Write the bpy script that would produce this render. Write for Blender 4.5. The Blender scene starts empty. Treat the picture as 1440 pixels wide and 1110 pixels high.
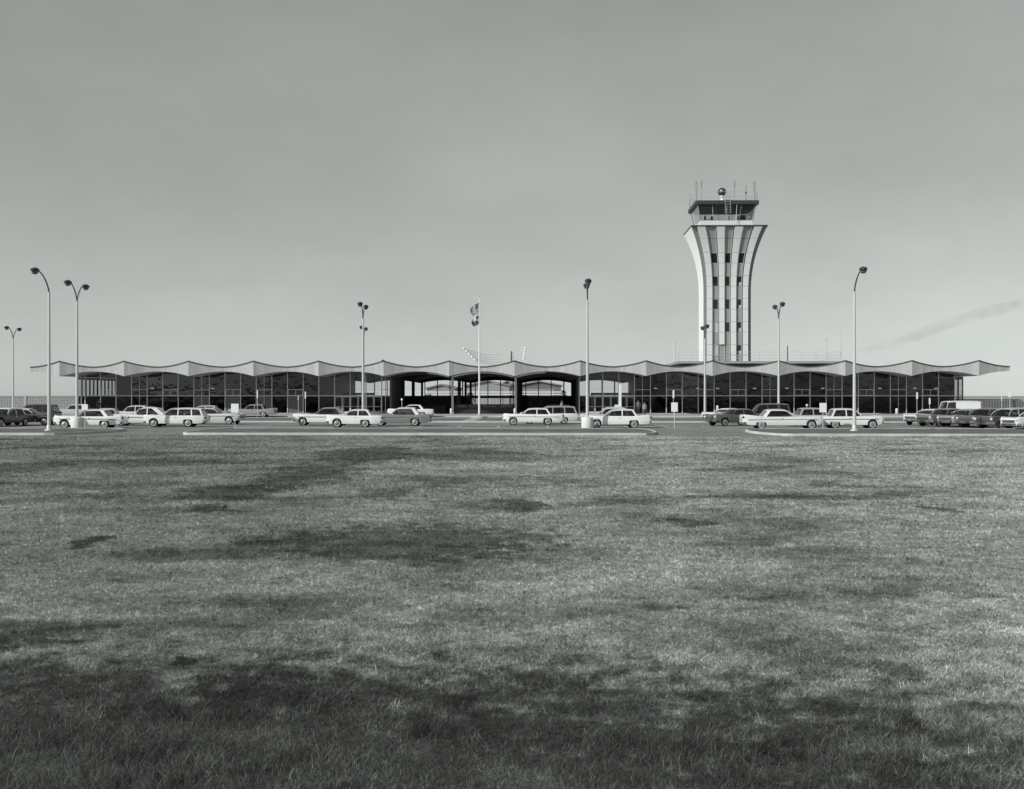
import bpy, math, random
import numpy as np
from mathutils import Vector, Matrix
R = math.radians
random.seed(7); rng = np.random.default_rng(7)
sc = bpy.context.scene
COL = sc.collection
F = 1700.0; HC = 2.45; YH = 556.8
def PX(px, D): return (px - 720.0) / F * D
def DG(y): return HC * F / (y - YH)          # distance of a ground point seen at row y

# ------------------------------------------------------------------ materials
def nmat(name):
    m = bpy.data.materials.new(name); m.use_nodes = True
    nt = m.node_tree; nt.nodes.clear()
    out = nt.nodes.new('ShaderNodeOutputMaterial')
    return m, nt, out
def N(nt, t, **kw):
    n = nt.nodes.new(t)
    for k, v in kw.items(): setattr(n, k, v)
    return n
_mc = {}
def mat(name, v, rough=0.6, metal=0.0, var=0.12, scale=3.0, bump=0.0, coat=0.0, streak=False, spec=0.5):
    if name in _mc: return _mc[name]
    m, nt, out = nmat(name)
    b = N(nt, 'ShaderNodeBsdfPrincipled')
    tc = N(nt, 'ShaderNodeTexCoord')
    mp = N(nt, 'ShaderNodeMapping')
    mp.inputs['Scale'].default_value = (1, 1, 0.12) if streak else (1, 1, 1)
    nz = N(nt, 'ShaderNodeTexNoise'); nz.inputs['Scale'].default_value = scale; nz.inputs['Detail'].default_value = 6
    nt.links.new(tc.outputs['Object'], mp.inputs['Vector']); nt.links.new(mp.outputs[0], nz.inputs['Vector'])
    mr = N(nt, 'ShaderNodeMapRange')
    mr.inputs['From Min'].default_value = 0.25; mr.inputs['From Max'].default_value = 0.75
    mr.inputs['To Min'].default_value = v * (1 - var); mr.inputs['To Max'].default_value = v * (1 + var)
    nt.links.new(nz.outputs['Fac'], mr.inputs['Value'])
    nt.links.new(mr.outputs[0], b.inputs['Base Color'])
    b.inputs['Roughness'].default_value = rough; b.inputs['Metallic'].default_value = metal
    b.inputs['Specular IOR Level'].default_value = spec
    if coat: b.inputs['Coat Weight'].default_value = coat; b.inputs['Coat Roughness'].default_value = 0.08
    if bump:
        bp = N(nt, 'ShaderNodeBump'); bp.inputs['Strength'].default_value = bump; bp.inputs['Distance'].default_value = 0.02
        nz2 = N(nt, 'ShaderNodeTexNoise'); nz2.inputs['Scale'].default_value = scale * 8; nz2.inputs['Detail'].default_value = 4
        nt.links.new(tc.outputs['Object'], nz2.inputs['Vector'])
        nt.links.new(nz2.outputs['Fac'], bp.inputs['Height']); nt.links.new(bp.outputs[0], b.inputs['Normal'])
    nt.links.new(b.outputs[0], out.inputs['Surface'])
    _mc[name] = m
    return m
def glass(name, tint, refl, rough=0.02, bump=0.0, vary=0.0):
    if name in _mc: return _mc[name]
    m, nt, out = nmat(name)
    tr = N(nt, 'ShaderNodeBsdfTransparent'); tr.inputs[0].default_value = (tint, tint, tint, 1)
    gl = N(nt, 'ShaderNodeBsdfGlossy'); gl.inputs['Roughness'].default_value = rough
    ge = N(nt, 'ShaderNodeNewGeometry'); dp = N(nt, 'ShaderNodeVectorMath', operation='DOT_PRODUCT')      # thin pane: same from both sides
    nt.links.new(ge.outputs['Incoming'], dp.inputs[0]); nt.links.new(ge.outputs['Normal'], dp.inputs[1])
    ab = N(nt, 'ShaderNodeMath', operation='ABSOLUTE'); nt.links.new(dp.outputs['Value'], ab.inputs[0])
    om = N(nt, 'ShaderNodeMath', operation='SUBTRACT'); om.inputs[0].default_value = 1.0; nt.links.new(ab.outputs[0], om.inputs[1])
    p5 = N(nt, 'ShaderNodeMath', operation='POWER'); p5.inputs[1].default_value = 5.0; nt.links.new(om.outputs[0], p5.inputs[0])
    fr = N(nt, 'ShaderNodeMath', operation='MULTIPLY_ADD'); fr.inputs[1].default_value = 0.95; fr.inputs[2].default_value = 0.045; nt.links.new(p5.outputs[0], fr.inputs[0])
    ma = N(nt, 'ShaderNodeMath', operation='MULTIPLY'); ma.inputs[1].default_value = refl; ma.use_clamp = True
    nt.links.new(fr.outputs[0], ma.inputs[0])
    if vary:                                  # panes differ a little in polish and dust
        oi = N(nt, 'ShaderNodeObjectInfo'); vr = N(nt, 'ShaderNodeMapRange'); vr.inputs['To Min'].default_value = refl*(1-vary); vr.inputs['To Max'].default_value = refl*(1+vary)
        nt.links.new(oi.outputs['Random'], vr.inputs['Value']); nt.links.new(vr.outputs[0], ma.inputs[1])
    if bump:
        tc = N(nt, 'ShaderNodeTexCoord'); nz = N(nt, 'ShaderNodeTexNoise'); nz.inputs['Scale'].default_value = 0.7
        bp = N(nt, 'ShaderNodeBump'); bp.inputs['Strength'].default_value = bump; bp.inputs['Distance'].default_value = 0.05
        nt.links.new(tc.outputs['Object'], nz.inputs['Vector']); nt.links.new(nz.outputs['Fac'], bp.inputs['Height'])
        nt.links.new(bp.outputs[0], gl.inputs['Normal'])
    mx = N(nt, 'ShaderNodeMixShader')
    nt.links.new(ma.outputs[0], mx.inputs[0]); nt.links.new(tr.outputs[0], mx.inputs[1]); nt.links.new(gl.outputs[0], mx.inputs[2])
    nt.links.new(mx.outputs[0], out.inputs['Surface'])
    _mc[name] = m
    return m
def paint(v): return mat('car_paint_%03d' % round(v * 1000), v, rough=0.28, var=0.04, scale=1.2, coat=0.6)

M = dict(
    roof=mat('roof_shell', 0.41, 0.7, var=0.17, scale=1.4, bump=0.08, streak=True),
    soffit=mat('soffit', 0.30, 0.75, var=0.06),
    edge=mat('dark_roof_edge', 0.05, 0.6),
    alum=mat('aluminium', 0.55, 0.45, metal=0.15, var=0.08),
    dalum=mat('dark_aluminium', 0.03, 0.5),
    concrete=mat('concrete', 0.42, 0.85, var=0.14, scale=0.8, bump=0.2),
    kerb=mat('kerb_concrete', 0.52, 0.85, var=0.25, scale=.8, bump=0.15),
    white=mat('white_paint', 0.80, 0.5, var=0.04),
    tower_white=mat('tower_white', 0.70, 0.55, var=0.06, scale=0.6, streak=True),
    tower_grey=mat('tower_grey', 0.22, 0.6, var=0.08, scale=0.8, streak=True),
    spandrel=mat('spandrel', 0.30, 0.45, var=0.08, scale=0.9),
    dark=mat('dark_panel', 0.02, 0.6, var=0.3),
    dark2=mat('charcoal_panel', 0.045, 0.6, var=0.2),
    mid=mat('mid_grey_wall', 0.12, 0.8, var=0.15, scale=0.7, bump=0.1),
    block=mat('breeze_block', 0.40, 0.85, var=0.10, scale=2.0),
    pole=mat('pole_aluminium', 0.58, 0.42, metal=0.15, var=0.05),
    lamp=mat('lamp_housing', 0.035, 0.5),
    lens=mat('lamp_lens', 0.12, 0.2),
    chrome=mat('chrome', 0.62, 0.12, metal=1.0, var=0.02),
    hub=mat('hubcap_metal', 0.30, 0.35, metal=0.5, var=0.03),
    tyre=mat('tyre_rubber', 0.018, 0.85),
    wwall=mat('white_wall', 0.50, 0.7),
    under=mat('car_underside', 0.012, 0.9),
    seat=mat('car_seat', 0.10, 0.8),
    tail=mat('tail_lamp', 0.05, 0.2),
    head=mat('headlamp_glass', 0.55, 0.12),
    curtain=mat('curtain', 0.35, 0.9, var=0.3, scale=2.5),
    skin=mat('skin', 0.32, 0.6),
    hair=mat('hair', 0.03, 0.7),
    glass=glass('window_glass', 0.30, 1.45, 0.012, 0.5, 0.4),
    lowglass=glass('lower_window_glass', 0.10, 0.7, 0.02, 0.3, 0.4),  # darker copy of the window glass: weaker reflection below the transom put in
    clear=glass('clear_glass', 0.80, 1.2, 0.01),
    carglass=glass('car_glass', 0.30, 1.5, 0.02),
    towerglass=glass('tower_glass', 0.14, 1.2, 0.02, 0.05),
)

# ------------------------------------------------------------------ mesh builder
class MB:
    def __init__(s): s.v = []; s.f = []; s.mi = []; s.sm = []
    def add(s, vs, fs, mi=0, smooth=False):
        o = len(s.v); s.v += [tuple(map(float, p)) for p in vs]
        for f in fs: s.f.append(tuple(i + o for i in f)); s.mi.append(mi); s.sm.append(smooth)
        return s
    def box(s, x0, x1, y0, y1, z0, z1, mi=0):
        v = [(x, y, z) for z in (z0, z1) for y in (y0, y1) for x in (x0, x1)]
        return s.add(v, [(0,2,3,1),(4,5,7,6),(0,1,5,4),(2,6,7,3),(0,4,6,2),(1,3,7,5)], mi)
    def hexa(s, p, mi=0):      # p: 4 bottom (ccw from above) + 4 top
        return s.add(p, [(3,2,1,0),(4,5,6,7),(0,1,5,4),(1,2,6,5),(2,3,7,6),(3,0,4,7)], mi)
    def bar(s, a, b, w, h=None, mi=0, up=(0,0,1)):
        a = Vector(a); b = Vector(b); h = h or w
        d = (b - a).normalized(); u = Vector(up)
        if abs(d.dot(u)) > 0.98: u = Vector((0, 1, 0))
        sx = d.cross(u).normalized(); sz = sx.cross(d).normalized()
        p = []
        for q in (a, b):
            for i, j in ((-1,-1),(1,-1),(1,1),(-1,1)): p.append(q + sx * (i*w/2) + sz * (j*h/2))
        return s.add(p, [(0,1,2,3),(7,6,5,4),(0,4,5,1),(1,5,6,2),(2,6,7,3),(3,7,4,0)], mi)
    def tube(s, pts, rad, n=8, mi=0, cap=True, smooth=True):
        pts = [Vector(p) for p in pts]
        if not hasattr(rad, '__len__'): rad = [rad] * len(pts)
        vs = []; ref = None
        for i, p in enumerate(pts):
            d = (pts[min(i+1, len(pts)-1)] - pts[max(i-1, 0)]).normalized()
            u = Vector((0,0,1)) if abs(d.z) < 0.9 else Vector((0,1,0))
            if ref is not None: u = ref
            sx = d.cross(u).normalized(); sz = sx.cross(d).normalized(); ref = sz
            for k in range(n):
                a = 2*math.pi*k/n; vs.append(p + sx*math.cos(a)*rad[i] + sz*math.sin(a)*rad[i])
        fs = []
        for i in range(len(pts)-1):
            for k in range(n):
                fs.append((i*n+k, i*n+(k+1)%n, (i+1)*n+(k+1)%n, (i+1)*n+k))
        s.add(vs, fs, mi, smooth)
        if cap:
            s.add(vs[:n], [tuple(range(n))[::-1]], mi); s.add(vs[-n:], [tuple(range(n))], mi)
        return s
    def lathe(s, prof, n=20, mi=0, axis='z', c=(0,0,0), smooth=True):
        vs = []; c = Vector(c)
        for r, z in prof:
            for k in range(n):
                a = 2*math.pi*k/n
                if axis == 'z': q = Vector((r*math.cos(a), r*math.sin(a), z))
                elif axis == 'y': q = Vector((r*math.cos(a), z, r*math.sin(a)))
                else: q = Vector((z, r*math.cos(a), r*math.sin(a)))
                vs.append(c + q)
        fs = []
        for i in range(len(prof)-1):
            for k in range(n): fs.append((i*n+k, i*n+(k+1)%n, (i+1)*n+(k+1)%n, (i+1)*n+k))
        return s.add(vs, fs, mi, smooth)
    def build(s, name, mats, parent=None, bevel=0.0):
        me = bpy.data.meshes.new(name)
        me.from_pydata(s.v, [], s.f); 
        if not isinstance(mats, (list, tuple)): mats = [mats]
        for m in mats: me.materials.append(m)
        me.polygons.foreach_set('material_index', s.mi); me.polygons.foreach_set('use_smooth', s.sm)
        me.update()
        o = bpy.data.objects.new(name, me); COL.objects.link(o)
        if parent: o.parent = parent
        if bevel:
            b = o.modifiers.new('bevel', 'BEVEL'); b.width = bevel; b.segments = 2; b.limit_method = 'ANGLE'
        return o
def tag(o, label=None, cat=None, group=None, kind=None):
    if label: o['label'] = label
    if cat: o['category'] = cat
    if group: o['group'] = group
    if kind: o['kind'] = kind
    return o
def empty(name, loc, rz, label, cat, group=None):
    o = bpy.data.objects.new(name, None); COL.objects.link(o)
    o.location = loc; o.rotation_euler = (0, 0, rz); o.empty_display_size = 0.5
    return tag(o, label, cat, group)

# ------------------------------------------------------------------ frame of the terminal (slightly turned)
TH = R(-1.53)
OX, OY = 0.34, 151.0
def W(x, y, z=0.0):                      # local (facade) -> world
    return (OX + x*math.cos(TH) - y*math.sin(TH), OY + x*math.sin(TH) + y*math.cos(TH), z)

# ================================================================== WORLD / LIGHT / CAMERA
SUN_AZ = 54.0; SUN_EL = 29.5            # sun behind the camera, to the left
wd = bpy.data.worlds.new('World'); sc.world = wd; wd.use_nodes = True
nt = wd.node_tree; nt.nodes.clear()
sky = N(nt, 'ShaderNodeTexSky'); sky.sky_type = 'NISHITA'; sky.sun_disc = False
# direction towards the sun: (-sin az, -cos az)
sx_, sy_ = -math.sin(R(SUN_AZ)), -math.cos(R(SUN_AZ))
sky.sun_elevation = R(SUN_EL); sky.sun_rotation = math.atan2(sx_, sy_)
sky.air_density = 1.0; sky.dust_density = 0.3; sky.ozone_density = 1.0
bw = N(nt, 'ShaderNodeSeparateColor')    # panchromatic film: weight the channels to one grey
nt.links.new(sky.outputs[0], bw.inputs[0])
m1 = N(nt, 'ShaderNodeMath', operation='MULTIPLY'); m1.inputs[1].default_value = 0.60
m2 = N(nt, 'ShaderNodeMath', operation='MULTIPLY_ADD'); m2.inputs[1].default_value = 0.30
m3 = N(nt, 'ShaderNodeMath', operation='MULTIPLY_ADD'); m3.inputs[1].default_value = 0.10
nt.links.new(bw.outputs[0], m1.inputs[0]); nt.links.new(bw.outputs[1], m2.inputs[0]); nt.links.new(m1.outputs[0], m2.inputs[2])
nt.links.new(bw.outputs[2], m3.inputs[0]); nt.links.new(m2.outputs[0], m3.inputs[2])
pw = N(nt, 'ShaderNodeMath', operation='POWER'); pw.inputs[1].default_value = 0.54      # soft film contrast
nt.links.new(m3.outputs[0], pw.inputs[0])
pk = N(nt, 'ShaderNodeMath', operation='MULTIPLY'); pk.inputs[1].default_value = 2.12; nt.links.new(pw.outputs[0], pk.inputs[0]); m3 = pk
stc = N(nt, 'ShaderNodeTexCoord'); smp = N(nt, 'ShaderNodeMapping'); smp.inputs['Scale'].default_value = (1, 1, 2.2)
snz = N(nt, 'ShaderNodeTexNoise'); snz.inputs['Scale'].default_value = 3.4; snz.inputs['Detail'].default_value = 8; snz.inputs['Roughness'].default_value = 0.55
nt.links.new(stc.outputs['Generated'], smp.inputs[0]); nt.links.new(smp.outputs[0], snz.inputs['Vector'])
smr = N(nt, 'ShaderNodeMapRange'); smr.inputs['From Min'].default_value = 0.3; smr.inputs['From Max'].default_value = 0.7; smr.inputs['To Min'].default_value = 0.91; smr.inputs['To Max'].default_value = 1.09
nt.links.new(snz.outputs['Fac'], smr.inputs['Value'])
sml = N(nt, 'ShaderNodeMath', operation='MULTIPLY'); nt.links.new(pk.outputs[0], sml.inputs[0]); nt.links.new(smr.outputs[0], sml.inputs[1]); m3 = sml      # thin high haze
cc = N(nt, 'ShaderNodeCombineColor')
for i, t in enumerate((0.94, 1.0, 0.955)):
    q = N(nt, 'ShaderNodeMath', operation='MULTIPLY'); q.inputs[1].default_value = t
    nt.links.new(m3.outputs[0], q.inputs[0]); nt.links.new(q.outputs[0], cc.inputs[i])
bg = N(nt, 'ShaderNodeBackground'); bg.inputs['Strength'].default_value = 0.09
wo = N(nt, 'ShaderNodeOutputWorld')
nt.links.new(cc.outputs[0], bg.inputs[0]); nt.links.new(bg.outputs[0], wo.inputs[0])
sl = bpy.data.lights.new('sun', 'SUN'); sl.energy = 3.4; sl.angle = R(0.53); sl.color = (0.97, 1.0, 0.965)
so = bpy.data.objects.new('sun', sl); COL.objects.link(so)
dv = Vector((sx_*math.cos(R(SUN_EL)), sy_*math.cos(R(SUN_EL)), math.sin(R(SUN_EL))))
so.rotation_euler = dv.to_track_quat('Z', 'Y').to_euler(); so.location = (-60, -60, 80)
cam = bpy.data.cameras.new('camera'); co = bpy.data.objects.new('camera', cam); COL.objects.link(co)
co.location = (0, 0, HC); co.rotation_euler = (R(90), 0, 0)
cam.lens = F/1440*36; cam.sensor_width = 36; cam.shift_y = 1.8/1440; cam.clip_end = 20000; cam.clip_start = 0.1
sc.camera = co
vs = sc.view_settings; vs.view_transform = 'Standard'; vs.look = 'None'; vs.exposure = 0.10; vs.gamma = 1.0

# ================================================================== GROUND
def grass_nodes(nt, blade=False):
    """albedo of the lawn from world position: dry field with darker patches and a darker near band"""
    geo = N(nt, 'ShaderNodeNewGeometry')
    L = nt.links.new
    wn = N(nt, 'ShaderNodeTexNoise'); wn.inputs['Scale'].default_value = 0.55; wn.inputs['Detail'].default_value = 5; wn.inputs['Roughness'].default_value = 0.6
    L(geo.outputs['Position'], wn.inputs['Vector'])
    vm = N(nt, 'ShaderNodeVectorMath', operation='SUBTRACT'); vm.inputs[1].default_value = (0.5, 0.5, 0.5)
    L(wn.outputs['Color'], vm.inputs[0])
    sep = N(nt, 'ShaderNodeSeparateXYZ'); L(geo.outputs['Position'], sep.inputs[0])
    wsep = N(nt, 'ShaderNodeSeparateXYZ'); L(vm.outputs[0], wsep.inputs[0])
    total = None
    # (cx, cy, rx, ry, strength, warp)
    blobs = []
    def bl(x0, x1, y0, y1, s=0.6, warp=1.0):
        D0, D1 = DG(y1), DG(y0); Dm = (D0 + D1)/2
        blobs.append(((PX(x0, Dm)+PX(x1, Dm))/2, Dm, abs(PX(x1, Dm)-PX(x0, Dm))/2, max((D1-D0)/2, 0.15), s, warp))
    bl(-2100, 2250, 925, 2600, 0.62, 1.5)  # broad darker band at the near edge of the lawn
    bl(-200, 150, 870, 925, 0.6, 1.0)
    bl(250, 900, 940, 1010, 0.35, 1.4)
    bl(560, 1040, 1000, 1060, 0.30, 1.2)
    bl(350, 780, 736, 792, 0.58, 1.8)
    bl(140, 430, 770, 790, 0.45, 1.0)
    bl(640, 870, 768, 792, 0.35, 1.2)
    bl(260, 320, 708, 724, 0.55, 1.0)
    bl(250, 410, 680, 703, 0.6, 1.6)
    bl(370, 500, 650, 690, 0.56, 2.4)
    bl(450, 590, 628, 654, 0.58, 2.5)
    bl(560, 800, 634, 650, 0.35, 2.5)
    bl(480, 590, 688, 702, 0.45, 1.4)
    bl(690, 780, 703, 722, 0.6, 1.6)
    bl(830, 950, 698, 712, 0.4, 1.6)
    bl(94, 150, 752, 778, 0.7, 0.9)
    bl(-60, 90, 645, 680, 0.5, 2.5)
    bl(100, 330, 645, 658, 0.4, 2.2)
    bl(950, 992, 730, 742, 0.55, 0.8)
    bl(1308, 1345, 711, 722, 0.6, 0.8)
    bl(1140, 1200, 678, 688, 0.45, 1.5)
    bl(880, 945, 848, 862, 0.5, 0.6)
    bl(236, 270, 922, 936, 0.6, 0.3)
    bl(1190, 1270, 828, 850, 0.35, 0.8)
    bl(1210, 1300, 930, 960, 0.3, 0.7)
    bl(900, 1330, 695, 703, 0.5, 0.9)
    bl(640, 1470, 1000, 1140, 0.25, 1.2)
    rn = N(nt, 'ShaderNodeTexNoise'); rn.inputs['Scale'].default_value = 2.6; rn.inputs['Detail'].default_value = 7; rn.inputs['Roughness'].default_value = 0.72
    L(geo.outputs['Position'], rn.inputs['Vector'])
    rg = N(nt, 'ShaderNodeMath', operation='MULTIPLY_ADD'); rg.inputs[1].default_value = 4.6; rg.inputs[2].default_value = -2.3; L(rn.outputs['Fac'], rg.inputs[0]); rag = rg.outputs[0]
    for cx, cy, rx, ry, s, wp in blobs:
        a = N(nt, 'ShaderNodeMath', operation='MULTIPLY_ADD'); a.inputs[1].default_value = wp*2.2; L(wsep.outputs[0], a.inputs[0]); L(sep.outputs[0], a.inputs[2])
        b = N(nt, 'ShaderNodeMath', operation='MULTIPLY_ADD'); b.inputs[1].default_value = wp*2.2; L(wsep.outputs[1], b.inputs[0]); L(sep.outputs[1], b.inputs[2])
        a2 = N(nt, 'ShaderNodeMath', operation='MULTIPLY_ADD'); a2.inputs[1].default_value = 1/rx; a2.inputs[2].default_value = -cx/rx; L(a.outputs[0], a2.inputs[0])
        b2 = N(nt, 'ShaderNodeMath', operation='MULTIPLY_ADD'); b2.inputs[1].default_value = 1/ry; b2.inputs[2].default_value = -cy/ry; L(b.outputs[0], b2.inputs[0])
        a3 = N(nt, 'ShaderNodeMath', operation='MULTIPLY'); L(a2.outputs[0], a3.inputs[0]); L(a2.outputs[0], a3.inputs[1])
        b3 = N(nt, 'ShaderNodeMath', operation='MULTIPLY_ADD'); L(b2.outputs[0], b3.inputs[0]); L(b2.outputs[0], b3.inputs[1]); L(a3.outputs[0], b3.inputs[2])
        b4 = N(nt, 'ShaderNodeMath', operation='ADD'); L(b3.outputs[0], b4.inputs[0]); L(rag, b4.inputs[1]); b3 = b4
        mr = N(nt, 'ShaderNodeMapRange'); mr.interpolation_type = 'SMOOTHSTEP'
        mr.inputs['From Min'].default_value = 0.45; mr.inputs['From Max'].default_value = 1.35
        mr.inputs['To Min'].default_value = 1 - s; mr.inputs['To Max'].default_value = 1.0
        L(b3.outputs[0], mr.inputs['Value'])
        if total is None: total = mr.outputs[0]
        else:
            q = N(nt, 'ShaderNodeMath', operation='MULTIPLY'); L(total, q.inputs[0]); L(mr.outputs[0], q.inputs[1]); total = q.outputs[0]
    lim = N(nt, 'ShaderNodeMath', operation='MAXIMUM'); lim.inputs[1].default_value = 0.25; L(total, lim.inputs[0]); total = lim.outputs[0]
    def noise_factor(scale, lo, hi, detail=6, fmin=0.3, fmax=0.7, rough=0.6):
        n = N(nt, 'ShaderNodeTexNoise'); n.inputs['Scale'].default_value = scale; n.inputs['Detail'].default_value = detail; n.inputs['Roughness'].default_value = rough
        L(geo.outputs['Position'], n.inputs['Vector'])
        r = N(nt, 'ShaderNodeMapRange'); r.inputs['From Min'].default_value = fmin; r.inputs['From Max'].default_value = fmax
        r.inputs['To Min'].default_value = lo; r.inputs['To Max'].default_value = hi
        L(n.outputs['Fac'], r.inputs['Value']); return r.outputs[0]
    drift = N(nt, 'ShaderNodeMapRange'); drift.interpolation_type = 'SMOOTHSTEP'     # darker on the left side, lighter on the right
    drift.inputs['From Min'].default_value = -16; drift.inputs['From Max'].default_value = 14; drift.inputs['To Min'].default_value = 0.68; drift.inputs['To Max'].default_value = 1.12
    L(sep.outputs[0], drift.inputs['Value'])
    fs = [drift.outputs[0], noise_factor(0.16, 0.52, 1.0, 9, 0.40, 0.50, .72), noise_factor(0.9, 0.55, 1.0, 6, 0.33, 0.42, .7), noise_factor(0.09, 0.80, 1.2, 3), noise_factor(0.5, 0.66, 1.30, 6, rough=.7), noise_factor(2.2, 0.62, 1.34, 6, rough=.7)]
    fs += [noise_factor(11.0, 0.70, 1.3, 4, 0.3, 0.7, 0.7)]
    if not blade: fs += [noise_factor(38.0, 0.25, 1.75, 4, 0.32, 0.68, 0.85)]
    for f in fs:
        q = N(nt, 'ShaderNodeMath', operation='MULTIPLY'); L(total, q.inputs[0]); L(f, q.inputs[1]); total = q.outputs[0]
    return total
def tint_color(nt, val, k):
    cc = N(nt, 'ShaderNodeCombineColor')
    for i, t in enumerate((0.97, 1.0, 0.955)):
        q = N(nt, 'ShaderNodeMath', operation='MULTIPLY'); q.inputs[1].default_value = t*k
        nt.links.new(val, q.inputs[0]); nt.links.new(q.outputs[0], cc.inputs[i])
    return cc.outputs[0]
GRASS_K = 0.45
def mk_ground_mat():
    m, nt, out = nmat('lawn')
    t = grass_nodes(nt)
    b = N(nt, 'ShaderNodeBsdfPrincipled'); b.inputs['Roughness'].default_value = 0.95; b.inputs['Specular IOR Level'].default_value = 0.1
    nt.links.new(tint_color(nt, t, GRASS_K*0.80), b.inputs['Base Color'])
    geo = N(nt, 'ShaderNodeNewGeometry'); nz = N(nt, 'ShaderNodeTexNoise'); nz.inputs['Scale'].default_value = 14; nz.inputs['Detail'].default_value = 6; nz.inputs['Roughness'].default_value = 0.75
    nt.links.new(geo.outputs['Position'], nz.inputs['Vector'])
    bp = N(nt, 'ShaderNodeBump'); bp.inputs['Strength'].default_value = 0.9; bp.inputs['Distance'].default_value = 0.06
    nt.links.new(nz.outputs['Fac'], bp.inputs['Height']); nt.links.new(bp.outputs[0], b.inputs['Normal'])
    nt.links.new(b.outputs[0], out.inputs['Surface']); return m
g = MB(); S = 9000
g.add([(-S,-S,0),(S,-S,0),(S,S,0),(-S,S,0)], [(0,1,2,3)])
tag(g.build('ground', mk_ground_mat()), kind='structure')

def blade_mat():
    m, nt, out = nmat('grass_blade')
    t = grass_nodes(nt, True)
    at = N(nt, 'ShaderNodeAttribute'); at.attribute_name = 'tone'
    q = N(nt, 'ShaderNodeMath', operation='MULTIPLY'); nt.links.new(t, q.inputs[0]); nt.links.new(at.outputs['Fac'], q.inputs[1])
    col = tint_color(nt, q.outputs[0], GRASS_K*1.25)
    d = N(nt, 'ShaderNodeBsdfDiffuse'); nt.links.new(col, d.inputs[0])
    tl = N(nt, 'ShaderNodeBsdfTranslucent'); nt.links.new(col, tl.inputs[0])
    mx = N(nt, 'ShaderNodeMixShader'); mx.inputs[0].default_value = 0.3
    nt.links.new(d.outputs[0], mx.inputs[1]); nt.links.new(tl.outputs[0], mx.inputs[2]); nt.links.new(mx.outputs[0], out.inputs['Surface'])
    return m
def make_grass():
    bands = [(6.6, 9.5, 5200), (9.5, 13, 3300), (13, 18, 900), (18, 26, 300), (26, 40, 60)]
    P = []; 
    for d0, d1, dens in bands:
        half = 0.47*d1 + 1.0
        n = int(dens*(d1-d0)*2*half)
        y = rng.uniform(d0, d1, n); x = rng.uniform(-half, half, n)
        k = np.abs(x) < 0.47*y + 0.8
        x, y = x[k], y[k]
        # clumping
        cl = np.sin(x*3.1+np.sin(y*2.3)*1.7)*np.sin(y*2.7+np.sin(x*1.9)*2.1) + 0.6*np.sin(x*9.3+y*4.1)*np.sin(y*8.1-x*3.3)
        keep = rng.random(len(x)) < 0.78 + 0.25*cl
        P.append(np.stack([x[keep], y[keep], cl[keep]], 1))
    P = np.concatenate(P); n = len(P)
    x, y, cl = P.T
    near = np.clip((12.0 - y)/4.0, 0, 1)                       # the longer grass near the photographer
    big = np.sin(x*1.3+np.sin(y*1.1)*2)*np.sin(y*1.6+np.sin(x*.8)*1.5)
    h = rng.gamma(3.0, 0.0100, n)*(0.30 + 0.85*near)*(1+0.35*cl+.25*big) + 0.006
    h = np.clip(h, 0.005, 0.10)
    far = np.clip((y-14)/40, 0, 1)
    w = 0.0014*(1+0.6*rng.random(n)) * (1 + np.maximum(y-9, 0)*0.12)
    a = rng.uniform(0, 2*np.pi, n); lean = rng.uniform(0.3, 1.9, n)*h*(1+.9*(1-near)) + .006*(1-near); la = rng.uniform(0, 2*np.pi, n)
    tone = np.clip(rng.lognormal(-0.12, 0.55, n), 0.15, 2.0)*(1-.22*near)
    straw = (rng.random(n) < 0.006) & (near > 0.2); tone[straw] = 2.4; h[straw] *= 0.7; lean[straw] = rng.uniform(.06, .13, straw.sum())
    # upright tufts: a few blades of one tone standing together
    TX_ = []
    for d0, d1, dens, sc_ in [(9.5, 13, 190, .9), (13, 18, 210, 1.0), (18, 26, 150, 1.25), (26, 40, 75, 1.7), (40, 73, 30, 2.4)]:
        half = 0.47*d1+1; nt_ = int(dens*(d1-d0)*2*half)
        ty = rng.uniform(d0, d1, nt_); tx = rng.uniform(-half, half, nt_); k_ = np.abs(tx) < .47*ty+.8; tx, ty = tx[k_], ty[k_]; nt_ = len(tx)
        tn = np.clip(rng.lognormal(-.30, .50, nt_), .2, 1.25); th = rng.gamma(4.0, .0055, nt_)*sc_**.5 + .004
        for q in range(5):
            bx = tx+rng.normal(0, .008*sc_, nt_); by = ty+rng.normal(0, .012*sc_, nt_)
            TX_.append(np.stack([bx, by, np.minimum(th*rng.uniform(.6, 1.2, nt_), .07), .0026*sc_*rng.uniform(.7, 1.3, nt_), rng.normal(0, .25, nt_), rng.uniform(.2, .9, nt_)*th, rng.uniform(0, 2*np.pi, nt_), tn*rng.uniform(.85, 1.15, nt_)], 1))
    TT = np.concatenate(TX_); x = np.concatenate([x, TT[:,0]]); y = np.concatenate([y, TT[:,1]]); h = np.concatenate([h, TT[:,2]]); w = np.concatenate([w, TT[:,3]])
    a = np.concatenate([a, TT[:,4]]); lean = np.concatenate([lean, TT[:,5]]); la = np.concatenate([la, TT[:,6]]); tone = np.concatenate([tone, TT[:,7]]); n = len(x)
    ca, sa = np.cos(a)*w, np.sin(a)*w
    lx, ly = np.cos(la)*lean, np.sin(la)*lean
    z0 = np.full(n, -0.003)
    V = np.empty((n, 5, 3))
    V[:,0] = np.stack([x-ca, y-sa, z0], 1); V[:,1] = np.stack([x+ca, y+sa, z0], 1)
    V[:,2] = np.stack([x+ca*.7+lx*.35, y+sa*.7+ly*.35, h*.62], 1); V[:,3] = np.stack([x-ca*.7+lx*.35, y-sa*.7+ly*.35, h*.62], 1)
    V[:,4] = np.stack([x+lx, y+ly, h], 1)
    me = bpy.data.meshes.new('grass')
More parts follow.
